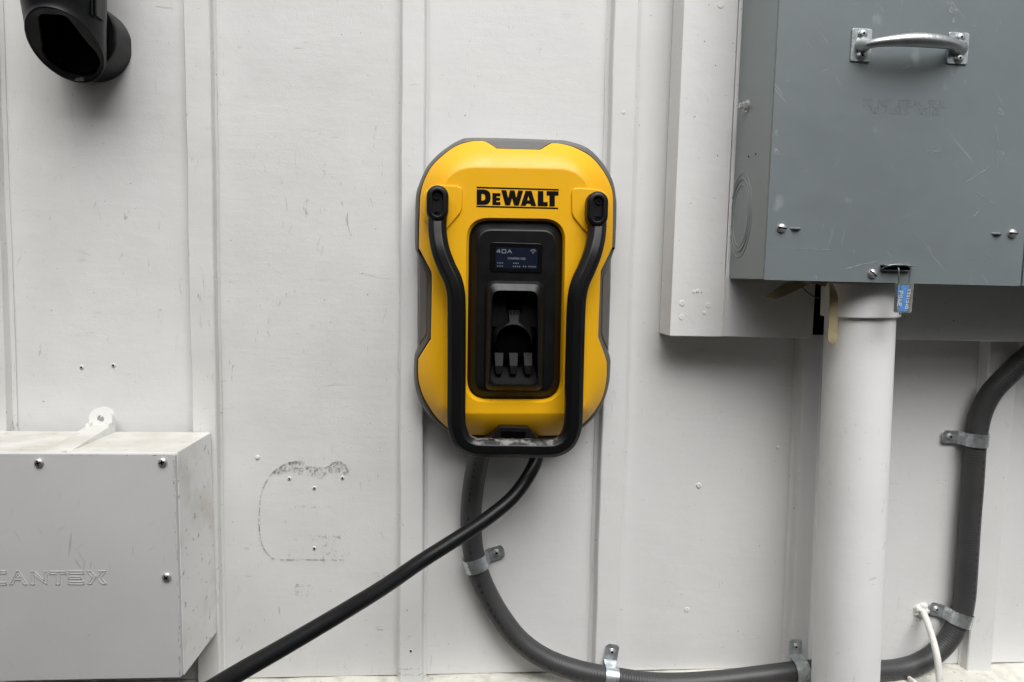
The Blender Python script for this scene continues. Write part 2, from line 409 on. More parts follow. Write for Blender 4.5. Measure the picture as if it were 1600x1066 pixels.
def write(bm, s, org, right, up, adv, wid, d0, d1):        # org lower-left in (x, z); right/up: vectors for 4 and 6 grid units
    o = Vector(org); r = Vector(right) / 4; u = Vector(up) / 6
    for i, ch in enumerate(s):
        for pl in GL.get(ch, []):
            q = [o + r * (a + i * adv) + u * b for a, b in pl]
            for a, b in zip(q, q[1:]): stroke(bm, a, b, wid, d0, d1)

# ------------------------------------------------------------------ ground, and an unseen wall added to shade the siding
bm = NB(); box(bm, -12, 12, -6, 12, -.3, 0); struct(link('ground', bm, M_ground))
bm = NB(); box(bm, -4.2, 12, 0, .2, -.05, 2.42); pw = struct(link('added_shade_wall', bm, M_shadewall)); pw.location = (0, -1.9, 0); pw.rotation_euler.z = math.radians(-22)  # added out of view; blocks low sky so the siding darkens downward

# ------------------------------------------------------------------ board and batten wall
wall = thing('siding_wall', 'white painted board and batten wall that carries all the equipment', 'wall', (0, 0, .6))
ZB, ZT = .600, 2.7
BT = .019
def bx(pts, dep=BT): return flat(pts, dep)
# each batten: left edge top/bottom, right edge top/bottom measured on its face
bat_px = [None, ((286, 0), (307, 1000), (327, 0), (343, 1000)), ((628, 0), (624.5, 1040), (664, 0), (660, 1040)),
          ((961, 0), (929.5, 1030), (999, 0), (966, 1030)), ((1258, 535), (1236, 1020), (1286, 535), (1264, 1020)),
          ((1546, 540), (1511, 1050), (1592, 540), (1549, 1050))]
bats = []
for b in bat_px:
    if b is None: bats.append(((-.692, -.686), (-.650, -.645))); continue
    r = []
    for (t, bo) in ((b[0], b[1]), (b[2], b[3])):
        p, q = P(*t, BT), P(*bo, BT); k = (q.x - p.x) / (q.z - p.z)
        r.append((p.x + k * (ZT - p.z), p.x + k * (ZB - p.z)))
    bats.append(((r[0][0], r[0][1]), (r[1][0], r[1][1])))
centres = [sum(sum(e) for e in b) / 4 for b in bats]
edges = [-1.9, -1.3, -.99] + centres + [1.22, 1.53, 1.9]
panels = []
for i, (a, b) in enumerate(zip(edges, edges[1:])):
    bm = NB(); 
    nx, nz = 14, 60; x0, x1 = a + .0015, b - .0015
    def bulge(x, z): return .0005 * math.sin(z * 5.1 + i * 1.7) * math.sin((x - x0) / (x1 - x0) * PI) + .0003 * math.sin(z * 13 + i)
    g = [[(x0 + (x1 - x0) * j / nx, -bulge(x0 + (x1 - x0) * j / nx, ZB + (ZT - ZB) * k / nz), ZB + (ZT - ZB) * k / nz) for j in range(nx + 1)] for k in range(nz + 1)]
    loft(bm, g, closed=False)
    box(bm, x0, x1, -.014, -.004, ZB, ZT)
    panels.append(link('siding_panel', bm, M_wallold if b < -.02 else M_wall, wall, 40))
rb = random.Random(3)
for i, ((lt, lb), (rt, rbm)) in enumerate(bats):
    bm = NB(); prof = []
    n = 50; rings = []
    zb = ZB - .012 if i != 2 else ZB - .03
    cw = [.007, .004, .006, .008, .009, .006][i]; cwl = [.006, .0015, .004, .008, .008, .004][i]
    for k in range(n + 1):
        u = k / n; z = zb + (ZT - zb) * u; wv = .0005 * math.sin(z * 17 + i * 3) + .0004 * math.sin(z * 41 + i)
        l = lb + (lt - lb) * u + wv; r = rbm + (rt - rbm) * u + wv * .6
        t = BT + .0006 * math.sin(z * 9 + i * 2)
        pr = [(l - cwl, .0012), (l - cwl * .35, .004), (l - .0006, .010), (l, t - .0016), (l + .0016, t),
              (r - .0018, t), (r, t - .0018), (r + .0008, .011), (r + cw * .35, .0045), (r + cw, .0012)]
        rings.append([(x, -d, z) for x, d in pr] + [(r, .002, z), (l, .002, z)])
    loft(bm, rings, True, True)
    link('batten', bm, M_battenold if i <= 1 else M_batten, wall, 28)
for l, r in ((-1.01, -.97), (1.2, 1.24), (1.51, 1.55)):
    bm = NB(); box(bm, l, r, -.002, BT, ZB - .01, ZT, .0015); link('batten', bm, M_batten, wall)
# foundation ledge below the boards
bm = NB(); rings = []
for k in range(121):
    x = -1.9 + 3.8 * k / 120
    e = .0025 * math.sin(x * 31) + .0015 * math.sin(x * 83 + 1)
    rings.append([(x, .1, 0), (x, .1, .597), (x, .0, .5985 + e * .4), (x, -.012, .597 + e * .5), (x, -.075, .590 + e), (x, -.082, .583), (x, -.082, 0)])
loft(bm, rings, True, True)
link('foundation_ledge', bm, M_ledge, wall, 35)
# screw holes, filled nail heads, specks of old fixings: sub-parts of the panel or batten they are in
def panel_at(x):
    for p, (a, b) in zip(panels, zip(edges, edges[1:])):
        if a <= x < b: return p
def hole(px, py, r=.0021, dep=.0005, par=None):
    p = P(px, py, dep); bm = NB()
    lathe(bm, [(r * 1.5, -.0015), (r * 1.35, .0001), (r * 1.05, .0004), (r * .8, .0002)], p, n=12)
    o = link('screw_hole', bm, M_wallold, par or panel_at(p.x), 60)
    bm = NB(); jit = [rb.uniform(.65, 1.1) for _ in range(9)]
    prism(bm, [(p.x + r * .75 * jit[k] * math.cos(k * 2 * PI / 9), p.z + r * .75 * jit[k] * math.sin(k * 2 * PI / 9)) for k in range(9)], dep, dep + .0011)
    for m in (M_hole,): o.data.materials.append(m)
    bm2 = bmesh.new(); bm2.from_mesh(o.data); 
    me = bpy.data.meshes.new('t'); bm.to_mesh(me); bm.free(); k0 = len(bm2.faces); bm2.from_mesh(me); bpy.data.meshes.remove(me)
    for f in list(bm2.faces)[k0:]: f.material_index = 1
    bm2.to_mesh(o.data); bm2.free()
for px, py in ((452, 748), (491, 763), (535, 747), (491, 857), (127, 574), (177, 571)): hole(px, py)
batten_objs = [o for o in wall.children if o.name.startswith('batten')]
hole(642, 1017, dep=BT, par=batten_objs[2])
def nub(px, py, r, dep=.0008, par=None):
    p = P(px, py, dep); bm = NB(); lathe(bm, [(r * 1.2, -.001), (r, .0004), (r * .75, .0007), (r * .3, .0005)], p, n=14)
    link('nail_head', bm, M_wall, par or panel_at(p.x), 60)
for px, py, r in ((1092, 759, .0042), (402, 715, .0028), (1073, 953, .0042), (18, 600, .0045), (1216, 700, .003), (880, 600, .0035), (1240, 60, .004)): nub(px, py, r)
nub(974, 176, .003, BT, batten_objs[3])
# split line near the foot of the second batten
bm = NB()
q = flat([(622, 1045), (632, 1046), (646, 1044.5), (660, 1046), (660, 1052), (650, 1057), (640, 1054), (630, 1055), (623, 1052)], BT + .0012)
for a, b in zip(q, q[1:] + q[:1]): stroke(bm, a, b, .0012, BT + .0005, BT + .0014)
link('paint_crack', bm, M_stainl, batten_objs[2])
# outline left by an older fitting
def ribbon(name, pts, wid, m, par, close=False):
    bm = NB(); q = flat(pts, .0012)
    for a, b in zip(q, q[1:] + (q[:1] if close else [])): stroke(bm, a, b, wid, .0002, .0012)
    return link(name, bm, m, par)
pst = panel_at(X(470, 800, 0))
ol = [(545, 737), (532, 722), (520, 723), (511, 729), (478, 729), (474, 722), (462, 721), (447, 725), (430, 735), (417, 750), (408, 772), (405, 800), (405, 825), (409, 850), (418, 865), (432, 874), (480, 874.5), (535, 875)]
olc = [(p.x, p.y) for p in curve([(a, b, 0) for a, b in ol], 5)]
ribbon('residue_outline', olc, .0017, M_stainl, pst)
bm = NB()
for poly in ([(425, 738), (447, 722), (474, 721), (476, 735), (470, 742), (452, 736), (434, 742)], [(476, 731), (510, 731), (510, 741), (500, 748), (488, 744), (478, 742)],
             [(512, 728), (532, 720), (549, 733), (540, 741), (528, 738), (514, 740)]):
    prism(bm, flat(poly, .0013), .0002, .0012)
link('residue_patch', bm, M_stainp, pst)
bm = NB()
for poly in ([(478, 834), (532, 836), (532, 848), (512, 852), (540, 866), (538, 876), (505, 876), (500, 846), (478, 842)], [(468, 790), (528, 790), (528, 793), (468, 793)], [(452, 912), (490, 915), (480, 935), (462, 930)]):
    prism(bm, flat(poly, .0012), .0002, .0011)
link('residue_patch', bm, M_stainf, pst)

# ------------------------------------------------------------------ junction box, lower left
jb = thing('junction_box', 'white painted square junction box with screwed lid at lower left', 'junction box', (-.515, 0, .69))
JX0, JX1, JZ0, JZ1 = -.672, -.3555, .6865, 1.0005
bm = NB(); BK, FT, FB = -.3520, -.3572, -.3525
g = [[(JX0, -d, JZ0), (b_, -d, JZ0), (t_, -d, JZ1), (JX0, -d, JZ1)] for d, b_, t_ in ((.0205, -.3462, BK), (.148, FB, FT))]
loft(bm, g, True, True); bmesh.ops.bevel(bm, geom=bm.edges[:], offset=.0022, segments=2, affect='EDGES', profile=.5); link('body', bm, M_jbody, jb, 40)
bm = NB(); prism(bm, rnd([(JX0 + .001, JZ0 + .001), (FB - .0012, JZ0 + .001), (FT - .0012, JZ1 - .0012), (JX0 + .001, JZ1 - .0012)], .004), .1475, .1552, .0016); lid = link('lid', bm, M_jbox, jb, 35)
bm = NB(); rb2 = random.Random(5)                           # chipped, dirt-filled joint along the lid's right and top edge
for k in range(34):
    z = JZ1 - .01 - k * .0088; x = FT - .0032 + (FB - FT) * (JZ1 - z) / (JZ1 - JZ0) + rb2.uniform(-.001, .001)
    if rb2.random() < .75: stroke(bm, (x, z), (x + rb2.uniform(-.0008, .0008), z - rb2.uniform(.004, .009)), rb2.uniform(.0006, .0018), .1540, .1553)
for k in range(26):
    x = JX0 + .09 + k * .0085
    if rb2.random() < .5: stroke(bm, (x, JZ1 - .003), (x + rb2.uniform(.003, .008), JZ1 - .003 + rb2.uniform(-.0005, .0005)), rb2.uniform(.0006, .0014), .1540, .1553)
link('chipped_edge', bm, M_stainl, jb)['kind'] = 'stuff'
def panhead(px, py, dep, par, r=.0066, slot='cross', name='screw', m=None, ang=.3, washer=0):
    p = P(px, py, dep); bm = NB()
    if washer: lathe(bm, [(washer, -.0005), (washer, .0006), (washer * .97, .0009), (r * .9, .0009)], p, n=24)
    lathe(bm, [(r, -.001), (r, .0012), (r * .93, .0025), (r * .7, .0038), (r * .35, .0044), (.0001, .0045)], p, n=22)
    o = link(name, bm, m or M_steel, par, 40); o.data.materials.append(M_hole)
    b2 = bmesh.new(); b2.from_mesh(o.data); k0 = len(b2.faces); c, s = math.cos(ang), math.sin(ang)
    def bar(ca, sa, L, wd):
        a = Vector((ca, sa)) * L; n = Vector((-sa, ca)) * wd
        q = [Vector((p.x, p.z)) + v for v in (a + n, a - n, -a - n, -a + n)]
        loft(b2, [[(v.x, -dep - .002, v.y) for v in q], [(v.x, -dep - .0048, v.y) for v in q]], False, True)
    if slot == 'cross': bar(c, s, r * .55, r * .13); bar(-s, c, r * .55, r * .13)
    elif slot == 'slot': bar(c, s, r * .93, r * .12)
    else:
        q = [(p.x + r * .38 * math.cos(k * PI / 3), p.z + r * .38 * math.sin(k * PI / 3)) for k in range(6)]
        loft(b2, [[(a, -dep - .002, b) for a, b in q], [(a, -dep - .0049, b) for a, b in q]], False, True)
    for f in list(b2.faces)[k0:]: f.material_index = 1
    b2.to_mesh(o.data); b2.free(); return o
for px, py in ((61.5, 723), (254.5, 722), (261, 901)): panhead(px, py, .155, jb, .0062, ang=random.random())
# raised maker's name on the lid (outlined letters)
bm = NB()
def zc(q): return flat([(a / 5, 860 + b / 5) for a, b in q], .155)
LET = [[(50, 162), (-40, 162), (-55, 175), (-55, 255), (-40, 268), (50, 268), (50, 250), (-30, 250), (-30, 180), (50, 180), (50, 162)],
       [(80, 265), (128, 162), (150, 162), (213, 265), (188, 265), (166, 228), (120, 228), (100, 265), (80, 265)], [(125, 210), (142, 182), (158, 210), (125, 210)],
       [(243, 265), (243, 165), (268, 165), (345, 235), (345, 165), (368, 165), (368, 262), (345, 250), (268, 190), (268, 265), (243, 265)],
       [(388, 165), (515, 165), (515, 183), (468, 183), (468, 265), (440, 265), (440, 183), (388, 183), (388, 165)],
       [(540, 162), (655, 162), (655, 182), (540, 182), (540, 162)], [(540, 205), (635, 205), (635, 222), (540, 222), (540, 205)], [(540, 245), (657, 245), (657, 264), (540, 264), (540, 245)],
       [(685, 162), (712, 162), (748, 205), (715, 262), (688, 262), (720, 210), (685, 162)], [(770, 162), (825, 162), (790, 210), (830, 260), (800, 262), (760, 212), (790, 170)]]
for l in LET:
    q = zc(l)
    for a, b in zip(q, q[1:]): stroke(bm, a, b, .0011, .1545, .1559)
link('raised_lettering', bm, M_jbox, jb)
# mounting lug with its buttress
bm = NB(); hx, hz = X(158, 655, .03), Z(158, 655, .03)
x0, x1 = X(140, 660, .03), X(176, 660, .03); zt = Z(158, 637, .03); r = (x1 - x0) / 2; cx_ = (x0 + x1) / 2
outl = [(x0, JZ1 - .003), (x1, JZ1 - .003)] + [(cx_ + r * math.cos(a), zt - r + r * math.sin(a)) for a in [k * PI / 12 for k in range(13)]]
holed(bm, outl, [[(cx_ + .0052 * math.cos(k * PI / 8), zt - r + .0052 * math.sin(k * PI / 8)) for k in range(16)]], .0205, .032)
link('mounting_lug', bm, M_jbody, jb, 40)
bm = NB()
loft(bm, [[(x0, -.03, JZ1 - .003), (x1, -.03, JZ1 - .003), (x1, -.03, JZ1 + .0125), (x0, -.03, JZ1 + .0125)],
          [(x0 - .004, -.142, JZ1 - .003), (x1 - .004, -.142, JZ1 - .003), (x1 - .004, -.142, JZ1 + .0007), (x0 - .004, -.142, JZ1 + .0007)]], True, True)
for s in (x0, x1 - .006):
    box(bm, s, s + .006, .031, .044, JZ1, JZ1 + .0165, .001)
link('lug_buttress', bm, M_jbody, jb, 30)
bm = NB(); lathe(bm, [(.0045, 0), (.0045, .001), (.001, .001)], (cx_, -.0205, zt - r), n=14); link('lug_hole', bm, M_stainl, jb)

# ------------------------------------------------------------------ mounting board behind the cabinet
mb = thing('mounting_board', 'thick white painted boards fixed to the wall behind the grey cabinet', 'board', (.62, 0, 1.16))
BX0 = .3365
bm = NB(); box(bm, BX0, .4185, .003, .060, 1.1612, 2.4, .002); ba = link('board', bm, M_board, mb, 40)
bm = NB(); box(bm, .4195, .5625, .003, .0585, 1.1618, 2.4, .0015); link('board', bm, M_board, mb, 40)
bm = NB(); box(bm, .655, 1.35, .003, .0585, 1.1622, 2.4, .0015); link('board', bm, M_board, mb, 40)
bm = NB(); rr = random.Random(9); rings = []
for k in range(30):
    z = 1.163 + k * (1.255 - 1.163) / 29; o_ = rr.uniform(-.0008, .0008)
    rings.append([(.4172 + o_, -.0575, z), (.4178 + o_, -.0612, z), (.4205 + o_, -.0606, z), (.4214 + o_, -.0575, z)])
loft(bm, rings, True, True); link('caulk_bead', bm, M_caulk, mb, 50)
for px, py, r_ in ((1066, 474, .0042), (1107, 477, .004), (1090, 455, .0026), (1084, 456, .002), (1101, 489, .003), (1065, 496, .004), (1126, 8, .0045)):
    p = P(px, py, .060); bm = NB(); lathe(bm, [(r_ * 1.1, -.001), (r_, .0006), (r_ * .7, .0009), (r_ * .3, .0005)], p, n=14); link('nail_head', bm, M_board, mb, 60)

bm = NB(); box(bm, .5628, .668, .0012, .0212, 1.1645, 1.30); link('gap_shade_block', bm, M_hole, panel_at(.53))  # solid black block stands in for deep shade in the gap
# ------------------------------------------------------------------ rigid pipe
pipe = thing('conduit_pipe', 'wide white painted vertical pipe rising into the grey cabinet', 'pipe', (.62, -.11, .3))
PT, PB = Vector((X(1342, 500, .11), -.112, Z(1342, 500, .11))), Vector((X(1319, 1066, .11), -.112, Z(1319, 1066, .11)))
pd = (PT - PB).normalized(); PR = .0484
top = PT + pd * ((1.262 - PT.z) / pd.z); bot = PB + pd * ((.02 - PB.z) / pd.z)
bm = NB(); lathe(bm, [(PR, 0), (PR, (top - bot).length)], bot, pd, 64, (0, -1, 0)); link('tube', bm, M_pipe, pipe, 50)
cp = PT + pd * ((Z(1340, 496, .155) - PT.z) / pd.z)
bm = NB(); H = (1.2485 - cp.z)
lathe(bm, [(PR + .0002, 0), (PR + .0052, .0), (PR + .0060, .0012), (PR + .0060, H), (PR, H)], cp, pd, 64, (0, -1, 0)); link('coupling', bm, M_pipe, pipe, 40)

# ------------------------------------------------------------------ grey electrical cabinet
cab = thing('electrical_cabinet', 'grey metal electrical cabinet with a pull handle at upper right', 'electrical cabinet', (.61, 0, 1.25))
CX0, CX1, CZ0, CZ1 = .4245, 1.18, 1.2505, 1.95
bm = NB(); box(bm, CX0, CX1, .0605, .1845, CZ0, CZ1, .0012); link('body', bm, M_cab_sidelit, cab, 40)
slotx0, slotx1, slotz = X(1376, 417, .188), X(1423, 417, .188), Z(1400, 419, .188)
bm = NB()
holed(bm, rnd(rect(CX0 + .0006, X(1593, 443, .188), CZ0 - .0006, CZ1), .0015, 3), [rect(slotx0, slotx1, slotz - .0026, slotz + .0030)], .1848, .188)
link('cover', bm, M_cab, cab, 30)
bm = NB(); prism(bm, rnd(rect(X(1593, 443, .188) + .0045, CX1 - .0006, CZ0 - .0006, CZ1), .0015, 3), .1848, .188, .0008); link('cover', bm, M_cab, cab, 30)
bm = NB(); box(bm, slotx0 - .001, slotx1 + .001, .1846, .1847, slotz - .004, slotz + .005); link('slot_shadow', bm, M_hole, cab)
bm = NB(); box(bm, slotx0 - .0008, slotx1 + .001, .1875, .1985, slotz + .0028, slotz + .0044, .0006); link('seal_tab', bm, M_cab, cab, 40)
bm = NB(); box(bm, slotx0 + .001, slotx1 - .003, .1875, .193, slotz - .0042, slotz - .0026, .0005); link('seal_tab', bm, M_cab, cab, 40)
for px, py, an in ((1221, 356.5, -.15), (1581, 365, -.1), (1362.5, 427.5, -.7)): panhead(px, py, .188, cab, .0062, 'slot', ang=an)
for px, py in ((1243, 358), (1557, 366)):
    x0, x1, z = X(px - 8, py, .188), X(px + 8, py, .188), Z(px, py, .188); bm = NB()
    n = 9; rings = []
    for k in range(n):
        u = k / (n - 1); hgt = .0042 * math.sin(u * PI) + .0006; xx = x0 + (x1 - x0) * u
        rings.append([(xx, -.1875, z + .0024), (xx, -.188 - hgt, z + .001), (xx, -.188 - hgt, z - .0002), (xx, -.1878, z - .0004 - hgt * .3)])
    loft(bm, rings, True, True); link('louvre', bm, M_cab, cab, 50)
# hex bolt on the left side, knockout rings, two pin holes
def side(px, py):                                          # point on the cabinet's left flank
    d = ray(px, py); t = (CX0 - CAMLOC.x) / d.x; return CAMLOC + d * t
p = side(1168, 166); bm = NB()
lathe(bm, [(.0085, 0), (.0085, .0015), (.0062, .0016)], p, (-1, 0, 0), 20)
lathe(bm, [(.0066, .0015), (.0066, .006), (.0058, .0068), (.0045, .007), (.0045, .0115), (.0038, .0122)], p, (-1, 0, 0), 6)
link('hex_bolt', bm, M_steel, cab)
for px, py in ((1170, 245), (1181, 241)):
    p = side(px, py); bm = NB(); lathe(bm, [(.0016, 0), (.0016, .0003)], p, (-1, 0, 0), 10); link('pin_hole', bm, M_hole, cab)
pc = side(1157.5, 337)
for (ry, rz, dy) in ((.0405, .0605, 0), (.036, .053, -.001), (.0345, .051, -.001), (.028, .044, 0)):
    bm = NB(); path = [Vector((CX0, pc.y - dy + ry * math.cos(a), pc.z + rz * math.sin(a))) for a in [2 * PI * k / 72 for k in range(72)]]
    rings = []
    for i, q in enumerate(path):
        ce = Vector((CX0, pc.y, pc.z)); o_ = (q - ce).normalized()
        rings.append([q - o_ * .0007 + Vector((.0003, 0, 0)), q + Vector((-.0008, 0, 0)), q + o_ * .0007 + Vector((.0003, 0, 0))])
    loft(bm, rings + rings[:1]); link('knockout_ring', bm, M_cab_sidelit, cab, 40)
# pale smears and scratches on the cover
M_smear = stain_mat('pale_smear', (.46, .49, .49), 160, .42, .66, .55)
M_scr = stain_mat('pale_scratch', (.50, .53, .53), 90, .36, .56, .55)
bm = NB()
for poly in ([(1478, 2), (1490, 4), (1497, 16), (1494, 26), (1486, 22), (1479, 12)], [(1489, 26), (1493, 26), (1492, 37), (1488, 36)], [(1211, 203), (1217, 202), (1219, 210), (1215, 215), (1211, 212)],
             [(1209, 231), (1216, 233), (1219, 243), (1211, 244), (1208, 240)], [(1521, 34), (1525, 34), (1524, 44), (1521, 43)], [(1505, 123), (1509, 125), (1509, 131), (1507, 130)], [(1228, 124), (1234, 124), (1233, 130), (1228, 129)],
             [(1565, 235), (1571, 237), (1570, 250), (1565, 247)], [(1560, 168), (1570, 172), (1568, 182), (1560, 178)]):
    prism(bm, rnd(flat(poly, .1885), .0015, 3), .1879, .1883)
o = link('pale_smear', bm, M_smear, cab); o['kind'] = 'stuff'
bm = NB()
for pl, wd in (([(1200, 387.5), (1240, 388), (1301, 391)], .0006), ([(1322, 420), (1345, 414), (1374, 407.5)], .0010), ([(1521, 339), (1525, 334), (1528, 330)], .0012), ([(1335, 391), (1335, 402)], .0008), ([(1275, 431), (1275.5, 438)], .0012),
               ([(1445, 236), (1470, 237)], .0006), ([(1556, 195), (1560, 230), (1558, 262)], .0006), ([(1510, 285), (1545, 262)], .0007), ([(1525, 300), (1540, 312), (1552, 318)], .0007), ([(1555, 52), (1562, 42), (1563, 34)], .0006), ([(1408, 115), (1412, 106)], .0006), ([(1483, 110), (1489, 120), (1490, 128)], .0006), ([(1518, 405), (1530, 403)], .0006), ([(1540, 398), (1560, 408)], .0005)):
    q = flat(pl, .1884)
    for a, b in zip(q, q[1:]): stroke(bm, a, b, wd, .1879, .1883)
o = link('scratch', bm, M_scr, cab); o['kind'] = 'stuff'
# stamped lettering
bm = NB()
for s, x0p, x1p, yb in (("DO NOT BREAK SEAL", 1349, 1479, 166.5), ("NO FUSES INSIDE", 1360, 1470, 178.5)):
    a = Vector(flat([(x0p, yb - 1)], .188)[0]); b = Vector(flat([(x1p, yb + 1.2)], .188)[0])
    r_ = (b - a); adv = 5.6; cw_ = r_ / ((len(s) - 1) * adv + 4) * 4
    write(bm, s, a, cw_, Vector((-.0002, .0084)), adv, .0006, .1875, .1882)
link('stamped_lettering', bm, M_cab, cab)
# pull handle: two riveted foot plates and a swelling grip
for nm, (xa, ya, xb, yb) in (('l', (1332, 44, 1360, 97)), ('r', (1483, 50, 1511.5, 101))):
    tl, br = P(xa, ya, .19), P(xb, yb, .19); bm = NB()
    prism(bm, rnd(rect(tl.x, br.x, br.z, tl.z), .003), .188, .1902, .0006); fp = link('handle_plate', bm, M_zinc, cab, 40)
    for ty in (.17, .83):
        cxp = tl.x + (br.x - tl.x) * (.52 if nm == 'l' else .55); czp = tl.z + (br.z - tl.z) * ty
        bm = NB(); lathe(bm, [(.0064, 0), (.0063, .0012), (.0052, .003), (.0036, .0038), (.0016, .0039), (.0014, .003), (.0001, .003)], (cxp, -.1902, czp), n=20)
        o = link('rivet', bm, M_alu, fp, 40); o.data.materials.append(M_hole)
        for f in o.data.polygons:
            if max((Vector((v.x - cxp, v.z - czp)).length) for v in (o.data.vertices[i].co for i in f.vertices)) < .0016: f.material_index = 1
gp = [P(1345, 71, .186), P(1351, 71, .196), P(1358, 69.5, .205), P(1372, 66.5, .2115), P(1395, 64, .215), P(1425, 62.5, .2165), P(1452, 63.5, .216), P(1475, 66, .2125), P(1488, 69, .207), P(1494, 73, .199), P(1497, 76, .186)]
gpath = curve(gp, 8); rad = curve([(r_, 0, 0) for r_ in (.0120, .0088, .0058, .0058, .0070, .0086, .0090, .0083, .0074, .0084, .0120)], 8)
bm = NB(); sweep(bm, gpath, circ(1, 24), nrm=(0, 0, 1), scale=lambda i, L: rad[i].x); link('handle_grip', bm, M_alu, cab, 60)

# security seal: wire loop through the tab, small clear tag
seal = thing('security_seal', 'small clear and blue security seal hanging by wire from the grey cabinet', 'seal', tuple(P(1411, 465, .205)))
sdp = .201
bm = NB()
wp = [P(1406, 492, sdp), P(1405, 450, sdp), P(1404.5, 432, sdp), P(1404, 420, .200), P(1398, 417, .191), P(1385, 418.5, .189), P(1377, 420.5, .190), P(1386, 416, .1985), P(1400, 413.5, .2005), P(1416, 414.5, .2005), P(1422, 419, .2005), P(1421.5, 430, sdp), P(1419.5, 443, sdp)]
sweep(bm, curve(wp, 8), circ(.00085, 8)); link('wire', bm, M_zincdark, seal, 60)
t0 = [(1400.5, 443), (1425.5, 443.5), (1421, 489.5), (1398, 488.5)]
bm = NB(); prism(bm, rnd(flat(t0, .199), [.0008, .0008, .003, .003]), .1960, .2040, .001); link('tag_case', bm, M_clear, seal, 35)
bm = NB(); prism(bm, flat([(1406.5, 445), (1418, 445.5), (1415, 487), (1404, 486)], .202), .2042, .2046); link('tag_insert', bm, M_blue, seal)
bm = NB(); prism(bm, flat([(1401.5, 446), (1404.5, 446), (1402, 484), (1400, 483)], .202), .2042, .2045); link('tag_insert', bm, M_blue, seal)
bm = NB()
tr = Vector((-.0006, -.0072)); 
a = Vector(flat([(1404.5, 455)], .204)[0]); write(bm, "PG&E", a, (-.0002, -.0038), (.0050, 0), 5.6, .0011, .2046, .2050)
a = Vector(flat([(1418.5, 452)], .204)[0]); write(bm, "8321240", a, (-.0002, -.0026), (.0036, 0), 6, .0008, .2042, .2048)
link('tag_lettering', bm, M_white, seal)

# masking tape left under the cabinet
tp = thing('masking_tape', 'torn strip of cream masking tape dangling under the grey cabinet beside the pipe', 'tape', tuple(P(1290, 445, .165)))
def tape(lo, hi):
    bm = NB(); a = curve(lo, 6); b = curve(hi, 6)
    rings = [[p, q, q + Vector((0, -.0007, 0)), p + Vector((0, -.0007, 0))] for p, q in zip(a, b)]
    loft(bm, rings, True, True); link('tape_strip', bm, M_tape, tp, 50)
tape([P(1206, 469.5, .150), P(1222, 464, .148), P(1240, 456, .146), P(1258, 447, .150), P(1272, 443.5, .158), P(1289, 448, .150)],
     [P(1190, 464, .146), P(1206, 456, .144), P(1222, 445, .142), P(1245, 438, .146), P(1270, 436.5, .158), P(1293, 440, .150)])
tape([P(1294, 437, .146), P(1296, 455, .146), P(1295.5, 480, .1465), P(1294.5, 510, .147), P(1293.5, 530, .148), P(1300, 538.5, .149)],
     [P(1299, 439, .152), P(1308.5, 462, .1525), P(1308.5, 490, .152), P(1308.5, 515, .152), P(1308, 530, .152), P(1304, 538.5, .152)])
bm = NB(); sweep(bm, curve([P(1253, 448, .1), P(1262, 457, .1), P(1273, 464, .1), P(1283, 467, .105)], 6), circ(.0009, 8))
tag(link('loose_wire', bm, M_tapewire), 'thin dark loose wire crossing the gap left of the wide pipe', 'wire')

# ------------------------------------------------------------------ charging station
ch = thing('charging_station', 'yellow and black wall mounted car charger with screen and guard bar', 'car charger', tuple(P(808, 690, .05)))
YEL = [(756.8, 220.7), (765, 226), (774, 232.6), (779, 234.4), (839, 236), (844, 235.2), (852, 230), (860.5, 224.4), (866, 223.6), (878.8, 225), (898, 230.5), (922.7, 244), (942, 265.9), (954.4, 290), (958.3, 309.8), (958, 346),
       (957, 384), (955.5, 389.5), (936.5, 421.5), (934.9, 427), (933.6, 458.5), (931.2, 523), (932.3, 528), (947, 562), (948.5, 568), (948, 592), (942.7, 618.7), (932, 639.7), (919, 655.4), (905.9, 666.5), (890, 675), (876, 680.5),
       (842, 681), (765, 680.5), (727, 679.5), (711, 675), (698.3, 668.2), (682.5, 652.8), (669.4, 634.4), (659, 613.4), (653.6, 589.8), (653.4, 564), (655.2, 558.5), (671.5, 532), (673.6, 526), (675.2, 440), (674.6, 427), (672.5, 421), (656.5, 391),
       (654.6, 385), (655.6, 336.6), (656.8, 307), (661.7, 285.4), (673.9, 261), (693.4, 241.5), (713, 228), (732.4, 221.6), (746, 220)]
GRY = [(733, 215), (790, 215.6), (862, 218.2), (886, 219.8), (918, 230.5), (942, 253.7), (957.3, 280.5), (963.3, 309.8), (963.8, 336.6), (962, 384), (960, 391), (955.8, 404), (955, 412), (954.4, 458.5), (951.5, 545), (952.4, 552), (954.6, 563), (954.4, 572), (952.6, 597.6),
       (945.3, 624), (934.8, 645), (916.4, 664.6), (903, 673.8), (885, 683), (866, 688), (800, 689), (740, 687), (718, 683.5), (698.3, 673.8), (674.7, 655.4), (659, 634.4), (649.7, 610.8), (646.6, 587), (647, 560), (648.6, 552), (651.6, 543), (652, 530), (652, 440),
       (652, 402), (650.5, 394), (648.3, 384), (648.3, 346.3), (649.5, 307), (654.4, 287.8), (666.6, 261), (683.7, 241.5), (703, 226.8), (718, 218.6)]
D0, D1, DP = .062, .0685, .098
N = 720
cc = flat([(805, 470)], .08)[0]
def ringof(poly, c, d): return [(x, -d, z) for x, z in raycast_ring(poly, c, N)]
grey = smooth_closed(flat(GRY, .055), 4)
ys = smooth_closed(flat(YEL, D1), 4)
plat_px = rnd([(691, 261), (922, 265), (916, 646), (694, 646)], [52, 52, 26, 26], 10)
plat = flat(plat_px, DP)
rim_px = rnd([(729, 340), (884, 342), (879, 629), (724.5, 629)], [36, 36, 36, 36], 10)
blk_px = rnd([(733, 344.5), (880.2, 346.5), (875, 624.5), (729.5, 624)], [33, 33, 33, 33], 10)
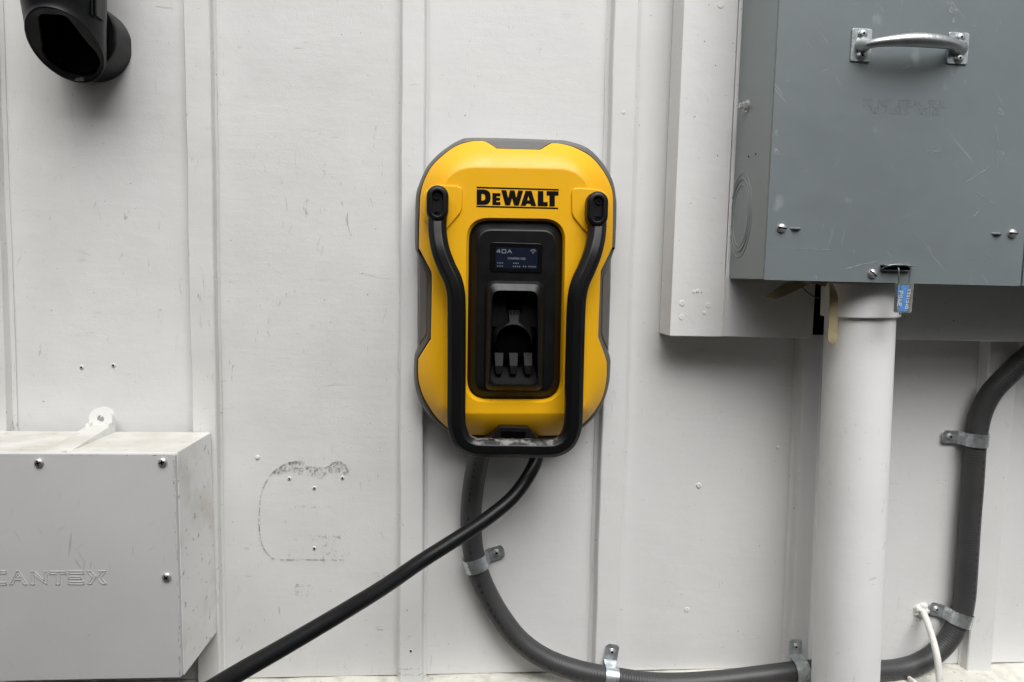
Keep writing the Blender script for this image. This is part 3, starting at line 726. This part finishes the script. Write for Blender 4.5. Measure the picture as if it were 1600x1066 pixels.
# back shell
def radial(poly, k): return [(x + (cc[0] - x) * k / math.hypot(x - cc[0], z - cc[1]), z + (cc[1] - z) * k / math.hypot(x - cc[0], z - cc[1])) for x, z in raycast_ring(poly, cc, N)]
gi = [radial(grey, k) for k in (.010, 0.0, .0003, .0035, .006, .012)]
bm = NB()
rings = [ringof(gi[0], cc, .004), ringof(gi[1], cc, .040), ringof(gi[2], cc, .0535), ringof(gi[3], cc, .0605), ringof(gi[4], cc, .0615)]
wst = inset(ys, -.0016)
rr_ = raycast_ring(gi[4], cc, N); yy_ = raycast_ring(wst, cc, N); in_ = []
for (ax, az), (bx_, bz) in zip(rr_, yy_):
    da = math.hypot(ax - cc[0], az - cc[1]); db = math.hypot(bx_ - cc[0], bz - cc[1]); u = min(1, db / da)
    in_.append((cc[0] + (ax - cc[0]) * u, -(.0612 + min(.016, 1.0 * max(0, da - db)) * max(0, min(1, ((az - cc[1]) / da - .6) * 5))), cc[1] + (az - cc[1]) * u))
rings.append(in_); rings.append([(x * .98 + cc[0] * .02, y + .004, z * .98 + cc[1] * .02) for x, y, z in in_])
loft(bm, rings, True, True); link('back_shell', bm, M_shell, ch, 38)
# waist inlays: the recessed side grips of the grey shell
for side_px in ([(655.5, 411), (665.5, 425), (668, 431), (667, 520), (664, 526), (655.5, 537)], [(951.5, 416), (942.5, 430), (941, 437), (939.5, 520), (941.5, 528), (949, 545)]):
    bm = NB(); prism(bm, flat(side_px, .0615), .058, .0638, .0018); link('side_grip', bm, M_shell, ch, 40)
# dark joint and yellow cover
bm = NB(); loft(bm, [ringof(inset(ys, -.0009), cc, .060), ringof(inset(ys, -.0009), cc, .0655), ringof(inset(ys, .002), cc, .0657)], True, True); link('gasket', bm, M_hole, ch)
HULL = [p for p in YEL if not (757 <= p[0] <= 861 and p[1] < 240 and p[1] > 223.7) and not (p[0] > 930 and 392 < p[1] < 560) and not (p[0] < 680 and 390.5 < p[1] < 556)]
ro = raycast_ring(ys, cc, N); rp = raycast_ring(plat, cc, N); rh = raycast_ring(flat(HULL, D1), cc, N)
_hr = [math.hypot(x - cc[0], z - cc[1]) for x, z in rh]
for _ in range(3): _hr = [sum(_hr[(i + k) % N] for k in range(-9, 10)) / 19 for i in range(N)]
rh = [(cc[0] + math.cos(2 * PI * i / N) * r_, cc[1] + math.sin(2 * PI * i / N) * r_) for i, r_ in enumerate(_hr)]
def dist(p): return math.hypot(p[0] - cc[0], p[1] - cc[1])
bm = NB(); rings = [[(x, -.061, z) for x, z in ro]]
for k in range(0, 11):
    u = [0, .02, .07, .16, .28, .42, .56, .70, .84, .95, 1][k]; ring = []
    for a, b, h0 in zip(ro, rp, rh):
        x, z = a[0] + (b[0] - a[0]) * u, a[1] + (b[1] - a[1]) * u
        t = max(0, min(1, (dist(h0) - dist((x, z))) / max(1e-6, dist(h0) - dist(b))))
        d = D1 + (DP - D1) * (.42 * t + .58 * (1 - (1 - t) ** 2)) - .0016 * max(0, 1 - u / .07)
        ring.append((x, -d, z))
    rings.append(ring)
for e in (.0015, .004): rings.append([(x, -DP, z) for x, z in raycast_ring(inset(plat, e), cc, N)])
rim0 = raycast_ring(flat(rim_px, DP), cc, N); rim1 = raycast_ring(flat(blk_px, .092), cc, N)
rim_ = raycast_ring(inset(flat(rim_px, DP), -.0012), cc, N)
rings.append([(x, -DP, z) for x, z in rim_])
rings.append([(x, -DP, z) for x, z in rim0])
rings.append([(x, -(DP - .0006), z) for x, z in [(a[0] * .9 + b[0] * .1, a[1] * .9 + b[1] * .1) for a, b in zip(rim0, rim1)]])
rings.append([(x, -.0915, z) for x, z in rim1])
rings.append([(x, -.080, z) for x, z in rim1])
loft(bm, rings); link('front_cover', bm, M_yellow, ch, 24)
# black recess panel with hooded cable cradle
c2 = flat([(805, 520)], .1)[0]
def r2(px, d, ins=0, rad=None):
    q = flat(px, d); q = inset(q, ins) if ins else q
    return [(x, -d, z) for x, z in raycast_ring(q, c2, N)]
face_px = rnd([(750, 361), (866.5, 363), (862, 609), (745, 608.5)], [20] * 4, 8)
hood0 = rnd([(758.5, 438.5), (853, 440), (850, 611), (755.5, 610)], [17, 17, 14, 14], 8)
hood1 = rnd([(768.5, 453), (841, 454), (841.5, 603), (763.5, 602)], [14, 14, 13, 13], 8)
hoodm = rnd([(763, 443), (847, 444.5), (846, 607.5), (759, 606.5)], [14, 14, 12, 12], 8)
bm = NB()
rings = [r2(blk_px, .080, .0006), r2(blk_px, .0865, .0006), r2(blk_px, .0890, .0016), r2(face_px, .1010, -.003), r2(face_px, .1020, 0), r2(hood0, .1020), r2(hoodm, .1100), r2(hood1, .1150), r2(hood1, .1152, .0008), r2(hood1, .1130, .0016), r2(hood1, .050, .004)]
loft(bm, rings, False, True); link('recess_panel', bm, M_blackm, ch, 30)
# cradle inside the hood
bm = NB()
sx0, sx1 = X(766, 600, .1), X(840, 600, .1); zs1, zs0 = Z(800, 549, .055), Z(800, 603, .108)
ii = .006
loft(bm, [[(sx0 + ii, -.052, zs0 - .002), (sx1 - ii, -.052, zs0 - .002), (sx1 - ii, -.052, zs1), (sx0 + ii, -.052, zs1)],
          [(sx0, -.100, zs0 - .002), (sx1, -.100, zs0 - .002), (sx1, -.100, zs0 + .0055), (sx0, -.100, zs0 + .0055)],
          [(sx0, -.1095, zs0 - .002), (sx1, -.1095, zs0 - .002), (sx1 - .001, -.1095, zs0 + .0005), (sx0 + .001, -.1095, zs0 + .0005)]], True, True)
link('cradle_shelf', bm, M_cradle, ch, 25)
for pxc in (779, 801.5, 824):
    bm = NB(); xc = X(pxc, 565, .085); hw = .0066
    zt_, zb_, zm = Z(pxc, 549, .088), Z(pxc, 584, .094), Z(pxc, 571, .094)
    pr = [(-hw * .62, 0), (-hw, .004), (-hw, .02)]
    rings = [[(xc - hw, -.060, zb_), (xc + hw, -.060, zb_), (xc + hw, -.060, zt_), (xc - hw, -.060, zt_)],
             [(xc - hw, -.084, zb_), (xc + hw, -.084, zb_), (xc + hw * .95, -.090, zt_ - .002), (xc - hw * .95, -.090, zt_ - .002)],
             [(xc - hw * .55, -.0985, zb_), (xc + hw * .55, -.0985, zb_), (xc + hw * .8, -.0985, zm), (xc - hw * .8, -.0985, zm)]]
    loft(bm, rings, True, True); link('cradle_rib', bm, M_cradle, ch, 20)
bm = NB(); prism(bm, flat([(769, 453), (841, 454), (841, 512), (768, 511)], .088), .05, .088, .001); link('cradle_plate', bm, M_cradle, ch, 35)
bm = NB(); prism(bm, rnd(flat([(791.5, 467), (817, 467.6), (816.5, 489), (791, 488.5)], .0885), .0015), .087, .0884); link('latch_slot', bm, M_hole, ch)
so = P(801.5, 535, .098); ax = Vector((0, -1, .10)).normalized()
outer = [(769.5, 533), (769.5, 524), (771, 516.5), (777, 509.5), (786, 504.5), (792.5, 498.5), (794.5, 491), (794.7, 484.5), (803.5, 484.3), (812.3, 484.7), (812.8, 491), (814.8, 499), (820, 505), (828, 510.5), (832.5, 517.5), (833.5, 525), (833.3, 534)]
bm = NB(); m_ = len(outer); rg = [[], [], [], [], []]
for i, (px, py) in enumerate(outer):
    u = i / (m_ - 1); an_ = PI * (1.03 - 1.06 * u)
    q = P(px, py, .089); rr_i = .0256
    inn = Vector((so.x + rr_i * math.cos(an_), 0, so.z + rr_i * math.sin(an_) * 1.02))
    rg[0].append((q.x, -.070, q.z)); rg[1].append((q.x, -.0895, q.z))
    mid = Vector((q.x, 0, q.z)).lerp(inn, .82); rg[2].append((mid.x, -.1035, mid.z))
    rg[3].append((inn.x, -.1045, inn.z)); rg[4].append((inn.x, -.080, inn.z))
loft(bm, rg, closed=False); link('cradle_barrel', bm, M_cradle, ch, 40)
bm = NB(); lathe(bm, [(.0256, 0), (.0001, .0002)], (so.x, -.090, so.z), (0, -1, 0), 40); link('socket_mouth', bm, M_hole, ch, 50)
bm = NB(); a = P(803.5, 494, .09)
for s in (-.0052, 0, .0052): box(bm, a.x + s - .0009, a.x + s + .0009, .085, .0955, a.z - .006, a.z + .0085, .0004)
link('latch_tongue', bm, M_cradle, ch, 30)
# display
bm = NB(); prism(bm, rnd(flat([(766, 378.3), (848, 381), (846.5, 427), (765.5, 424.5)], .1035), .0055, 5), .100, .1034, .0008); dsp = link('display', bm, M_glass, ch, 40)
bm = NB(); prism(bm, flat([(775, 386.2), (839.7, 388.3), (839.3, 421), (774.3, 419)], .1035), .1034, .1037); link('screen', bm, M_screen, dsp)
bm = NB()
def zp(a, b): return Vector(flat([(750 + a / 13.33, 360 + b / 13.33)], .1037)[0])
k = (CAMD - .1037) / FPX / 13.33
def wr(s, a, b, w_, h_, adv, th): write(bm, s, zp(a, b), (w_ * k, -w_ * k * .0), (0, h_ * k), adv, th * k, .1036, .1039)
wr("40", 345, 466, 78, 68, 5.8, 13); wr("A", 572, 472, 88, 68, 5, 13)
wr("CHARGING", 585, 602, 34, 38, 5.4, 7)
wr("ooo", 355, 692, 30, 34, 6.2, 8); wr("ooo", 690, 700, 30, 34, 5.8, 8)
wr("ooo", 355, 758, 30, 34, 6.2, 8); wr("oooo", 680, 766, 30, 34, 5.8, 8); wr("oo", 890, 768, 30, 34, 5.8, 8); wr("oooo", 1005, 770, 30, 34, 5.8, 8)
wc = zp(1105, 470)
for rr3 in (68, 40):
    pts = [wc + Vector((math.sin(t) * rr3 * k * 1.05, math.cos(t) * rr3 * k)) for t in [(-50 + 100 * i / 8) * PI / 180 for i in range(9)]]
    for a, b in zip(pts, pts[1:]): stroke(bm, a, b, 12 * k, .1036, .1039)
stroke(bm, wc + Vector((0, -6 * k)), wc + Vector((0, 6 * k)), 18 * k, .1036, .1039)
link('screen_text', bm, M_stext, dsp)
# name on the cover
def dz(pts): return flat([(730 + a / 10, 280 + b / 10) for a, b in pts], DP)
def tl(x): return (x - 145) * .0245
bm = NB()
def letter(outer, holes=()):
    f = lambda L: dz([(a, b + tl(a)) for a, b in L]); holed(bm, f(outer), [f(h) for h in holes], DP - .0004, DP + .0004)
Dout = [(150, 160), (262, 160), (300, 166), (335, 184), (358, 215), (366, 258), (366, 300), (358, 342), (335, 376), (300, 394), (262, 400), (148, 400)]
Din = [(222, 228), (250, 228), (268, 236), (280, 256), (282, 280), (280, 304), (268, 324), (250, 332), (222, 332)]
letter(Dout, [Din])
letter([(394, 212), (520, 212), (520, 258), (458, 258), (458, 283), (514, 283), (514, 325), (458, 325), (458, 350), (520, 350), (520, 397), (392, 397)])
letter([(532, 162), (612, 162), (640, 285), (668, 162), (740, 162), (768, 280), (796, 162), (874, 162), (806, 398), (732, 398), (702, 282), (668, 398), (594, 398)])
letter([(912, 164), (1006, 164), (1078, 398), (996, 398), (988, 366), (926, 366), (916, 398), (834, 398)], [[(958, 240), (974, 312), (938, 312)]])
letter([(1104, 162), (1190, 162), (1190, 332), (1258, 332), (1258, 398), (1102, 398)])
letter([(1240, 160), (1428, 160), (1426, 228), (1370, 228), (1368, 398), (1284, 398), (1286, 228), (1240, 228)])
letter([(148, 119), (1430, 125), (1430, 145), (148, 141)]); letter([(145, 414), (1420, 414), (1420, 436), (145, 436)])
link('lettering', bm, M_print, ch)
# pads that carry the guard bar
LP = [(670, 294), (676, 289.5), (684, 288), (692, 289), (715, 290), (722, 294.5), (722.5, 300), (722, 326), (719, 333), (699, 357), (692, 359), (672, 350), (662, 342), (660, 333), (660.5, 306), (664, 299)]
RP = [(897, 294.5), (904, 293.5), (930, 295), (941, 298), (949, 304), (953, 311), (953.5, 318), (952, 350), (948, 358), (941, 361), (916, 363), (911, 358), (896, 339), (893.5, 332), (893, 305), (894, 298)]
for pd_ in (LP, RP):
    bm = NB(); prism(bm, flat(pd_, .101), .078, .1015, .0022); link('mounting_pad', bm, M_yellow, ch, 35)
# guard bar
bp_ = [(684, 340, .104), (683.5, 352, .1075), (684.5, 370, .1125), (689, 393, .119), (698, 417, .123), (707, 436, .126), (712, 456, .128), (713.3, 480, .129), (713.5, 530, .130), (713.3, 600, .131), (713, 648, .132), (714.5, 668, .132), (722, 687, .132), (738, 697.5, .132), (760, 699.5, .132),
       (805, 700, .132), (848, 700.5, .132), (870, 698.5, .132), (886, 688, .132), (894, 669, .132), (896, 648, .132), (897, 600, .131), (898.5, 540, .130), (900, 490, .129), (902, 462, .128), (907, 441, .126), (916, 421, .123), (925, 398, .119), (930.5, 376, .1125), (932.5, 360, .1075), (933, 348, .104)]
path = resample(curve([P(*b) for b in bp_], 10), .0035)
hb, cb = .0128, .0072
prof = rnd([(-hb, -hb + cb), (-hb + cb, -hb), (hb - cb, -hb), (hb, -hb + cb), (hb, hb - cb), (hb - cb, hb), (-hb + cb, hb), (-hb, hb - cb)], .004, 3)
bm = NB(); sweep(bm, path, prof); gb = link('guard_bar', bm, M_bar, ch, 40)
for (px, py, s1, s2) in ((683.5, 318, (682, 307), (682, 334)), (933.8, 327, (936, 315.5), (935, 341.5))):
    def cap(hw, hh): 
        c_ = P(px, py, .118); k_ = (CAMD - .118) / FPX; hw *= k_; hh *= k_
        return [(c_.x + hw * math.cos(a), c_.z + (hh - hw) * (1 if s > 0 else -1) + hw * math.sin(a)) for s, a in [(1, PI * k2 / 14) for k2 in range(15)] + [(-1, PI + PI * k2 / 14) for k2 in range(15)]]
    bm = NB(); rg = []
    for hw, hh, d in ((17, 27.8, .1010), (17, 27.8, .1165), (16, 26.8, .1195), (13, 24, .1215), (9.5, 20.5, .1218), (8.5, 19.5, .1212), (8, 19, .1165)):
        rg.append([(x, -d, z) for x, z in cap(hw, hh)])
    loft(bm, rg, True, True); ec = link('end_cap', bm, M_black, ch, 40)
    for s in (s1, s2):
        q = P(*s, .118); bm = NB(); lathe(bm, [(.0048, -.002), (.0048, .0015), (.0042, .0022), (.0024, .0022), (.0022, .0006), (.0001, .0006)], (q.x, -.1165, q.z), n=18)
        link('screw', bm, M_blackm, ec, 40)
# bottom clip on the chin
bm = NB(); prism(bm, rnd(flat([(755, 691.5), (770, 679), (780, 665.5), (826, 667), (836, 680), (848, 692.5)], .1), [.002, .004, .006, .006, .004, .002]), .07, .1055, .002)
cl = link('bottom_clip', bm, M_blackm, ch, 35)
bm = NB(); prism(bm, rnd(flat([(782, 674), (822, 675), (820, 686), (783, 685)], .1055), .002), .1050, .1058); link('clip_recess', bm, M_hole, cl)
# cable glands under the shell
for px in (748, 838):
    bm = NB(); q = P(px, 688, .052); lathe(bm, [(.021, .008), (.021, -.012), (.019, -.016)], (q.x, q.y, q.z), (0, 0, 1), 24); link('cable_gland', bm, M_black, ch, 40)

# ------------------------------------------------------------------ flexible conduit and its straps
fp_ = [(749, 684, .052), (748, 712, .047), (741, 752, .032), (736, 800, .022), (737.5, 845, .0205), (744, 882, .0205), (757, 918, .0205), (780, 960, .022), (812, 1001, .026), (855, 1031, .032), (906, 1049, .037), (952, 1058, .038), (1010, 1066.5, .036), (1060, 1068, .034), (1125, 1064, .034),
       (1185, 1057, .036), (1250, 1049, .038), (1310, 1046, .037), (1370, 1048, .032), (1405, 1045.5, .027), (1435, 1037, .023), (1460, 1022, .021), (1483, 998, .0205), (1500, 967, .0205), (1507, 935, .0205), (1510, 900, .0205), (1515, 820, .0205), (1520, 755, .0205), (1523.5, 700, .0205),
       (1527, 670, .0205), (1535, 640, .022), (1550, 612, .026), (1575, 586, .033), (1602, 560, .040), (1635, 533, .048), (1680, 505, .055)]
fpath = resample(curve([P(*b) for b in fp_] + [Vector((1.03, -.085, 1.215)), Vector((1.06, -.11, 1.265))], 10), .003)
bm = NB(); sweep(bm, fpath, circ(.0165, 28)); tag(link('flexible_conduit', bm, M_flex, None, 60), 'dark grey flexible conduit looping from the charger behind the wide pipe', 'conduit')

def make_strap():
    t = thing('conduit_strap', 'x', 'pipe strap', (0, 0, 0), 'zinc straps holding the grey conduit')
    R = .0182; th = .0016; hw = .0108
    pts = [(-R, -.0005)] + [(-R * math.cos(a), .0168 + R * math.sin(a) * .98) for a in [PI * k / 20 for k in range(1, 19)]] + [(R * .985, .012), (R + .0008, .006), (R + .003, .0025), (R + .006, .0014), (R + .018, .0012), (R + .0258, .0012), (R + .0295, .0012)]
    wds = [hw] * (len(pts) - 2) + [hw, hw * .55]
    bm = NB(); rings = []
    for i, (a, n) in enumerate(pts):
        a0, n0 = pts[max(i - 1, 0)]; a1, n1 = pts[min(i + 1, len(pts) - 1)]
        tx, tn = a1 - a0, n1 - n0; l = math.hypot(tx, tn); ox, on = -tn / l * th, tx / l * th
        if on < -1e-6 and i > 3 and i > 22: ox, on = -ox, -on
        h = wds[i]
        rings.append([(a, -n, -h), (a, -n, h), (a + ox, -(n + on), h), (a + ox, -(n + on), -h)])
    loft(bm, rings, True, True); link('band', bm, M_zinc, t, 35)
    bm = NB(); c = (R + .0165, -.0024, 0)
    lathe(bm, [(.0062, -.001), (.0062, .0006), (.0058, .001), (.0046, .001), (.0044, .0024), (.0036, .0032), (.0022, .0032), (.0020, .0018), (.0001, .0018)], c, n=20)
    o = link('screw', bm, M_steel, t, 40); o.data.materials.append(M_hole)
    for f in o.data.polygons:
        if max(Vector((v.x - c[0], v.z)).length for v in (o.data.vertices[i].co for i in f.vertices)) < .0021: f.material_index = 1
    return t
st0 = make_strap()
straps = [((743.5, 879), (767, 862), .0205, 'zinc strap on the conduit just below the crossing black cable'), ((952, 1057), (950, 1024), .038, 'zinc strap screwed to the batten below the yellow charger'),
          ((1250, 1049), (1244, 1019), .038, 'zinc strap beside the foot of the wide white pipe'), ((1524.5, 687), (1492, 683), .0205, 'topmost zinc strap on the conduit right of the wide pipe'),
          ((1501, 966), (1467, 955), .0205, 'zinc strap above the thin white cable, low on the right')]
for i, (a, b, dep, lab) in enumerate(straps):
    o = st0 if i == 0 else copy_tree(st0)
    p, q = P(*a, dep), P(*b, dep - .0165); v = q - p; ang = math.atan2(v.z, v.x)
    # square the strap to the conduit's own run
    j = min(range(1, len(fpath) - 1), key=lambda j: (fpath[j] - p).length); tg = (fpath[j + 1] - fpath[j - 1]); an2 = math.atan2(tg.z, tg.x) + PI / 2
    while an2 - ang > PI / 2: an2 -= PI
    while an2 - ang < -PI / 2: an2 += PI
    ang = an2 * .75 + ang * .25
    o.location = (fpath[j].x, -(dep - .0172), fpath[j].z); o.rotation_euler = (0, -ang, 0); o['label'] = lab

# ------------------------------------------------------------------ charging cable sweeping to the lower left
cpth = [(839.5, 684, .052), (839, 712, .060), (829, 738, .072), (803, 775, .090), (767, 806, .110), (723, 836, .135), (660, 876, .170), (600, 917, .215), (525, 963, .27), (450, 1007, .315), (380, 1047, .355), (320, 1083, .39), (240, 1130, .42)]
pth = resample(curve([P(*b) for b in cpth] + [Vector(v) for v in ((-.38, -.44, .52), (-.52, -.49, .18), (-.85, -.55, .02), (-1.3, -.58, .0105), (-1.9, -.62, .0105))], 10), .004)
bm = NB(); sweep(bm, pth, circ(.0103, 24)); tag(link('charging_cable', bm, M_cable, None, 60), 'thick black charging cable sweeping from the charger to the lower left', 'cable')

# ------------------------------------------------------------------ thin white cable, its sealant and the stubs beside it
wc_ = thing('white_cable', 'thin white painted cable coming out of a caulked hole beside the wide pipe', 'cable', tuple(P(1440, 955, 0)))
bm = NB(); sweep(bm, resample(curve([P(1440, 953, -.004), P(1444, 960, .012), P(1450, 975, .028), P(1458, 1000, .045), (P(1464, 1025, .060)), P(1467, 1050, .068), P(1468.5, 1080, .075), P(1468, 1140, .08)], 8), .003), circ(.0053, 14)); link('sheath', bm, M_whitecable, wc_, 60)
bm = NB(); g = bmesh.ops.create_icosphere(bm, subdivisions=4, radius=1)['verts']; p = P(1440, 953, 0); r3 = random.Random(2)
from mathutils import noise as mn
for v in g:
    d = 1 + .42 * mn.noise(v.co * 1.6) + .25 * mn.noise(v.co * 4.5) + .10 * mn.noise(v.co * 12)
    v.co = Vector((p.x + v.co.x * .0135 * d, p.y + v.co.y * .0075 * d, p.z + v.co.z * .0115 * d))
link('sealant', bm, M_caulk, wc_, 60)
bm = NB(); sweep(bm, curve([P(1416, 1056, .035), P(1423, 1061, .045), P(1430, 1067, .055), P(1438, 1078, .06)], 6), circ(.0032, 12)); tag(link('cable_stub', bm, M_whitecable, None, 60), 'short cut end of white cable poking up at the ledge beside the pipe', 'cable stub')
bm = NB(); q = P(1457, 1056, .03)
lathe(bm, [(.0085, -.06), (.0085, 0), (.0065, .002), (.0065, .006), (.004, .0075)], q, (0, 0, 1), 16); 
box(bm, q.x - .022, q.x - .004, .024, .040, q.z - .016, q.z - .009, .001)
tag(link('cable_fitting', bm, M_whitecable, None, 40), 'small white painted cable fitting at the ledge behind the thin white cable', 'fitting')

# ------------------------------------------------------------------ black connector dock, upper left
fc = P(102, 73, .095)
dk = thing('connector_dock', 'black plastic holder for a charging plug, open at its slanted face', 'plug holder', (fc.x, 0, fc.z))
kk, rd, n = .80, .0455, 64
def cut(rr, push=0, dx=0, th=None, lift=0):
    out = []
    for i in range(n):
        a = 2 * PI * i / n; r_ = rr * (th[i] if th else 1)
        yy = -math.sin(a) * r_                              # forward is up the slanted face
        out.append((fc.x + dx + math.cos(a) * r_, fc.y + yy + push * .8, fc.z - kk * yy + push * .6 + lift))
    return out
hole_uv = rnd([(-.30, .72), (.30, .72), (.52, .05), (.62, -.15), (.60, -.40), (.36, -.68), (0, -.76), (-.36, -.68), (-.60, -.40), (-.62, -.15), (-.52, .05)], 0.14, 4)
hole_uv = [(a * 1.25, b * 1.08) for a, b in hole_uv]
hr = raycast_ring(hole_uv, (0, 0), n); hrad = [math.hypot(a, b) for a, b in hr]
def vert(r_, z, dx=0): return [(fc.x + dx + math.cos(2 * PI * i / n) * r_, fc.y - math.sin(2 * PI * i / n) * r_, z) for i in range(n)]
def lerp_r(a, b, t): return [tuple(Vector(p).lerp(Vector(q), t)) for p, q in zip(a, b)]
bm = NB(); c0 = cut(rd); c1 = cut(rd * 1.03, .004, lift=.004); tp_ = vert(.0535, fc.z + .20, -.002)
rings = [cut(rd * .95, .0015), cut(rd * .975, -.0002), c0, c1, lerp_r(c1, vert(.0515, fc.z + .07, -.001), .35), vert(.0518, fc.z + .075, -.001), tp_]
loft(bm, rings, False, True); link('shroud', bm, M_blackm, dk, 40)
bm = NB(); rings = [cut(rd * .955, .0018), cut(1 * rd, .003, th=[h * 1.03 for h in hrad]), cut(rd, .0045, th=hrad), cut(rd, .0065, th=hrad)]
loft(bm, rings); link('face_plate', bm, M_black, dk, 30)
bm = NB(); loft(bm, [cut(rd, .0062, th=[h * 1.01 for h in hrad]), cut(rd, .062, th=[h * .95 for h in hrad])], False, True); link('socket_cavity', bm, M_hole, dk, 50)
q = P(113, 120, .075); bm = NB(); c_ = Vector(cut(rd, -.0008, th=[.86] * n)[48])
loft(bm, [[c_ + Vector((-.006, .002, -.003)), c_ + Vector((.005, .002, -.003)), c_ + Vector((.005, .002, .002)), c_ + Vector((-.004, .002, .0))],
          [c_ + Vector((-.006, -.003, -.003)), c_ + Vector((.005, -.003, -.003)), c_ + Vector((.005, -.002, .002)), c_ + Vector((-.004, -.002, .0))]], True, True)
link('key_tab', bm, M_shell, dk)
bm = NB(); bc = P(149, 72, 0); 
outl = [(bc.x + .0515 * math.cos(a), bc.z + .0515 * math.sin(a)) for a in [2 * PI * k2 / 60 for k2 in range(60)]]
outl = [(min(x, bc.x + .0505), min(z, bc.z + .044)) for x, z in outl]
prism(bm, outl, .0005, .052, .004); link('wall_base', bm, M_blackm, dk, 30)
for px in (150, 155.5):
    bm = NB(); q0, q1 = P(px, -25, .105), P(px + .5, 30, .105); box(bm, q0.x - .0012, q0.x + .0012, .095, .118, q1.z, q0.z + .1, .0006); link('shroud_rib', bm, M_blackm, dk)
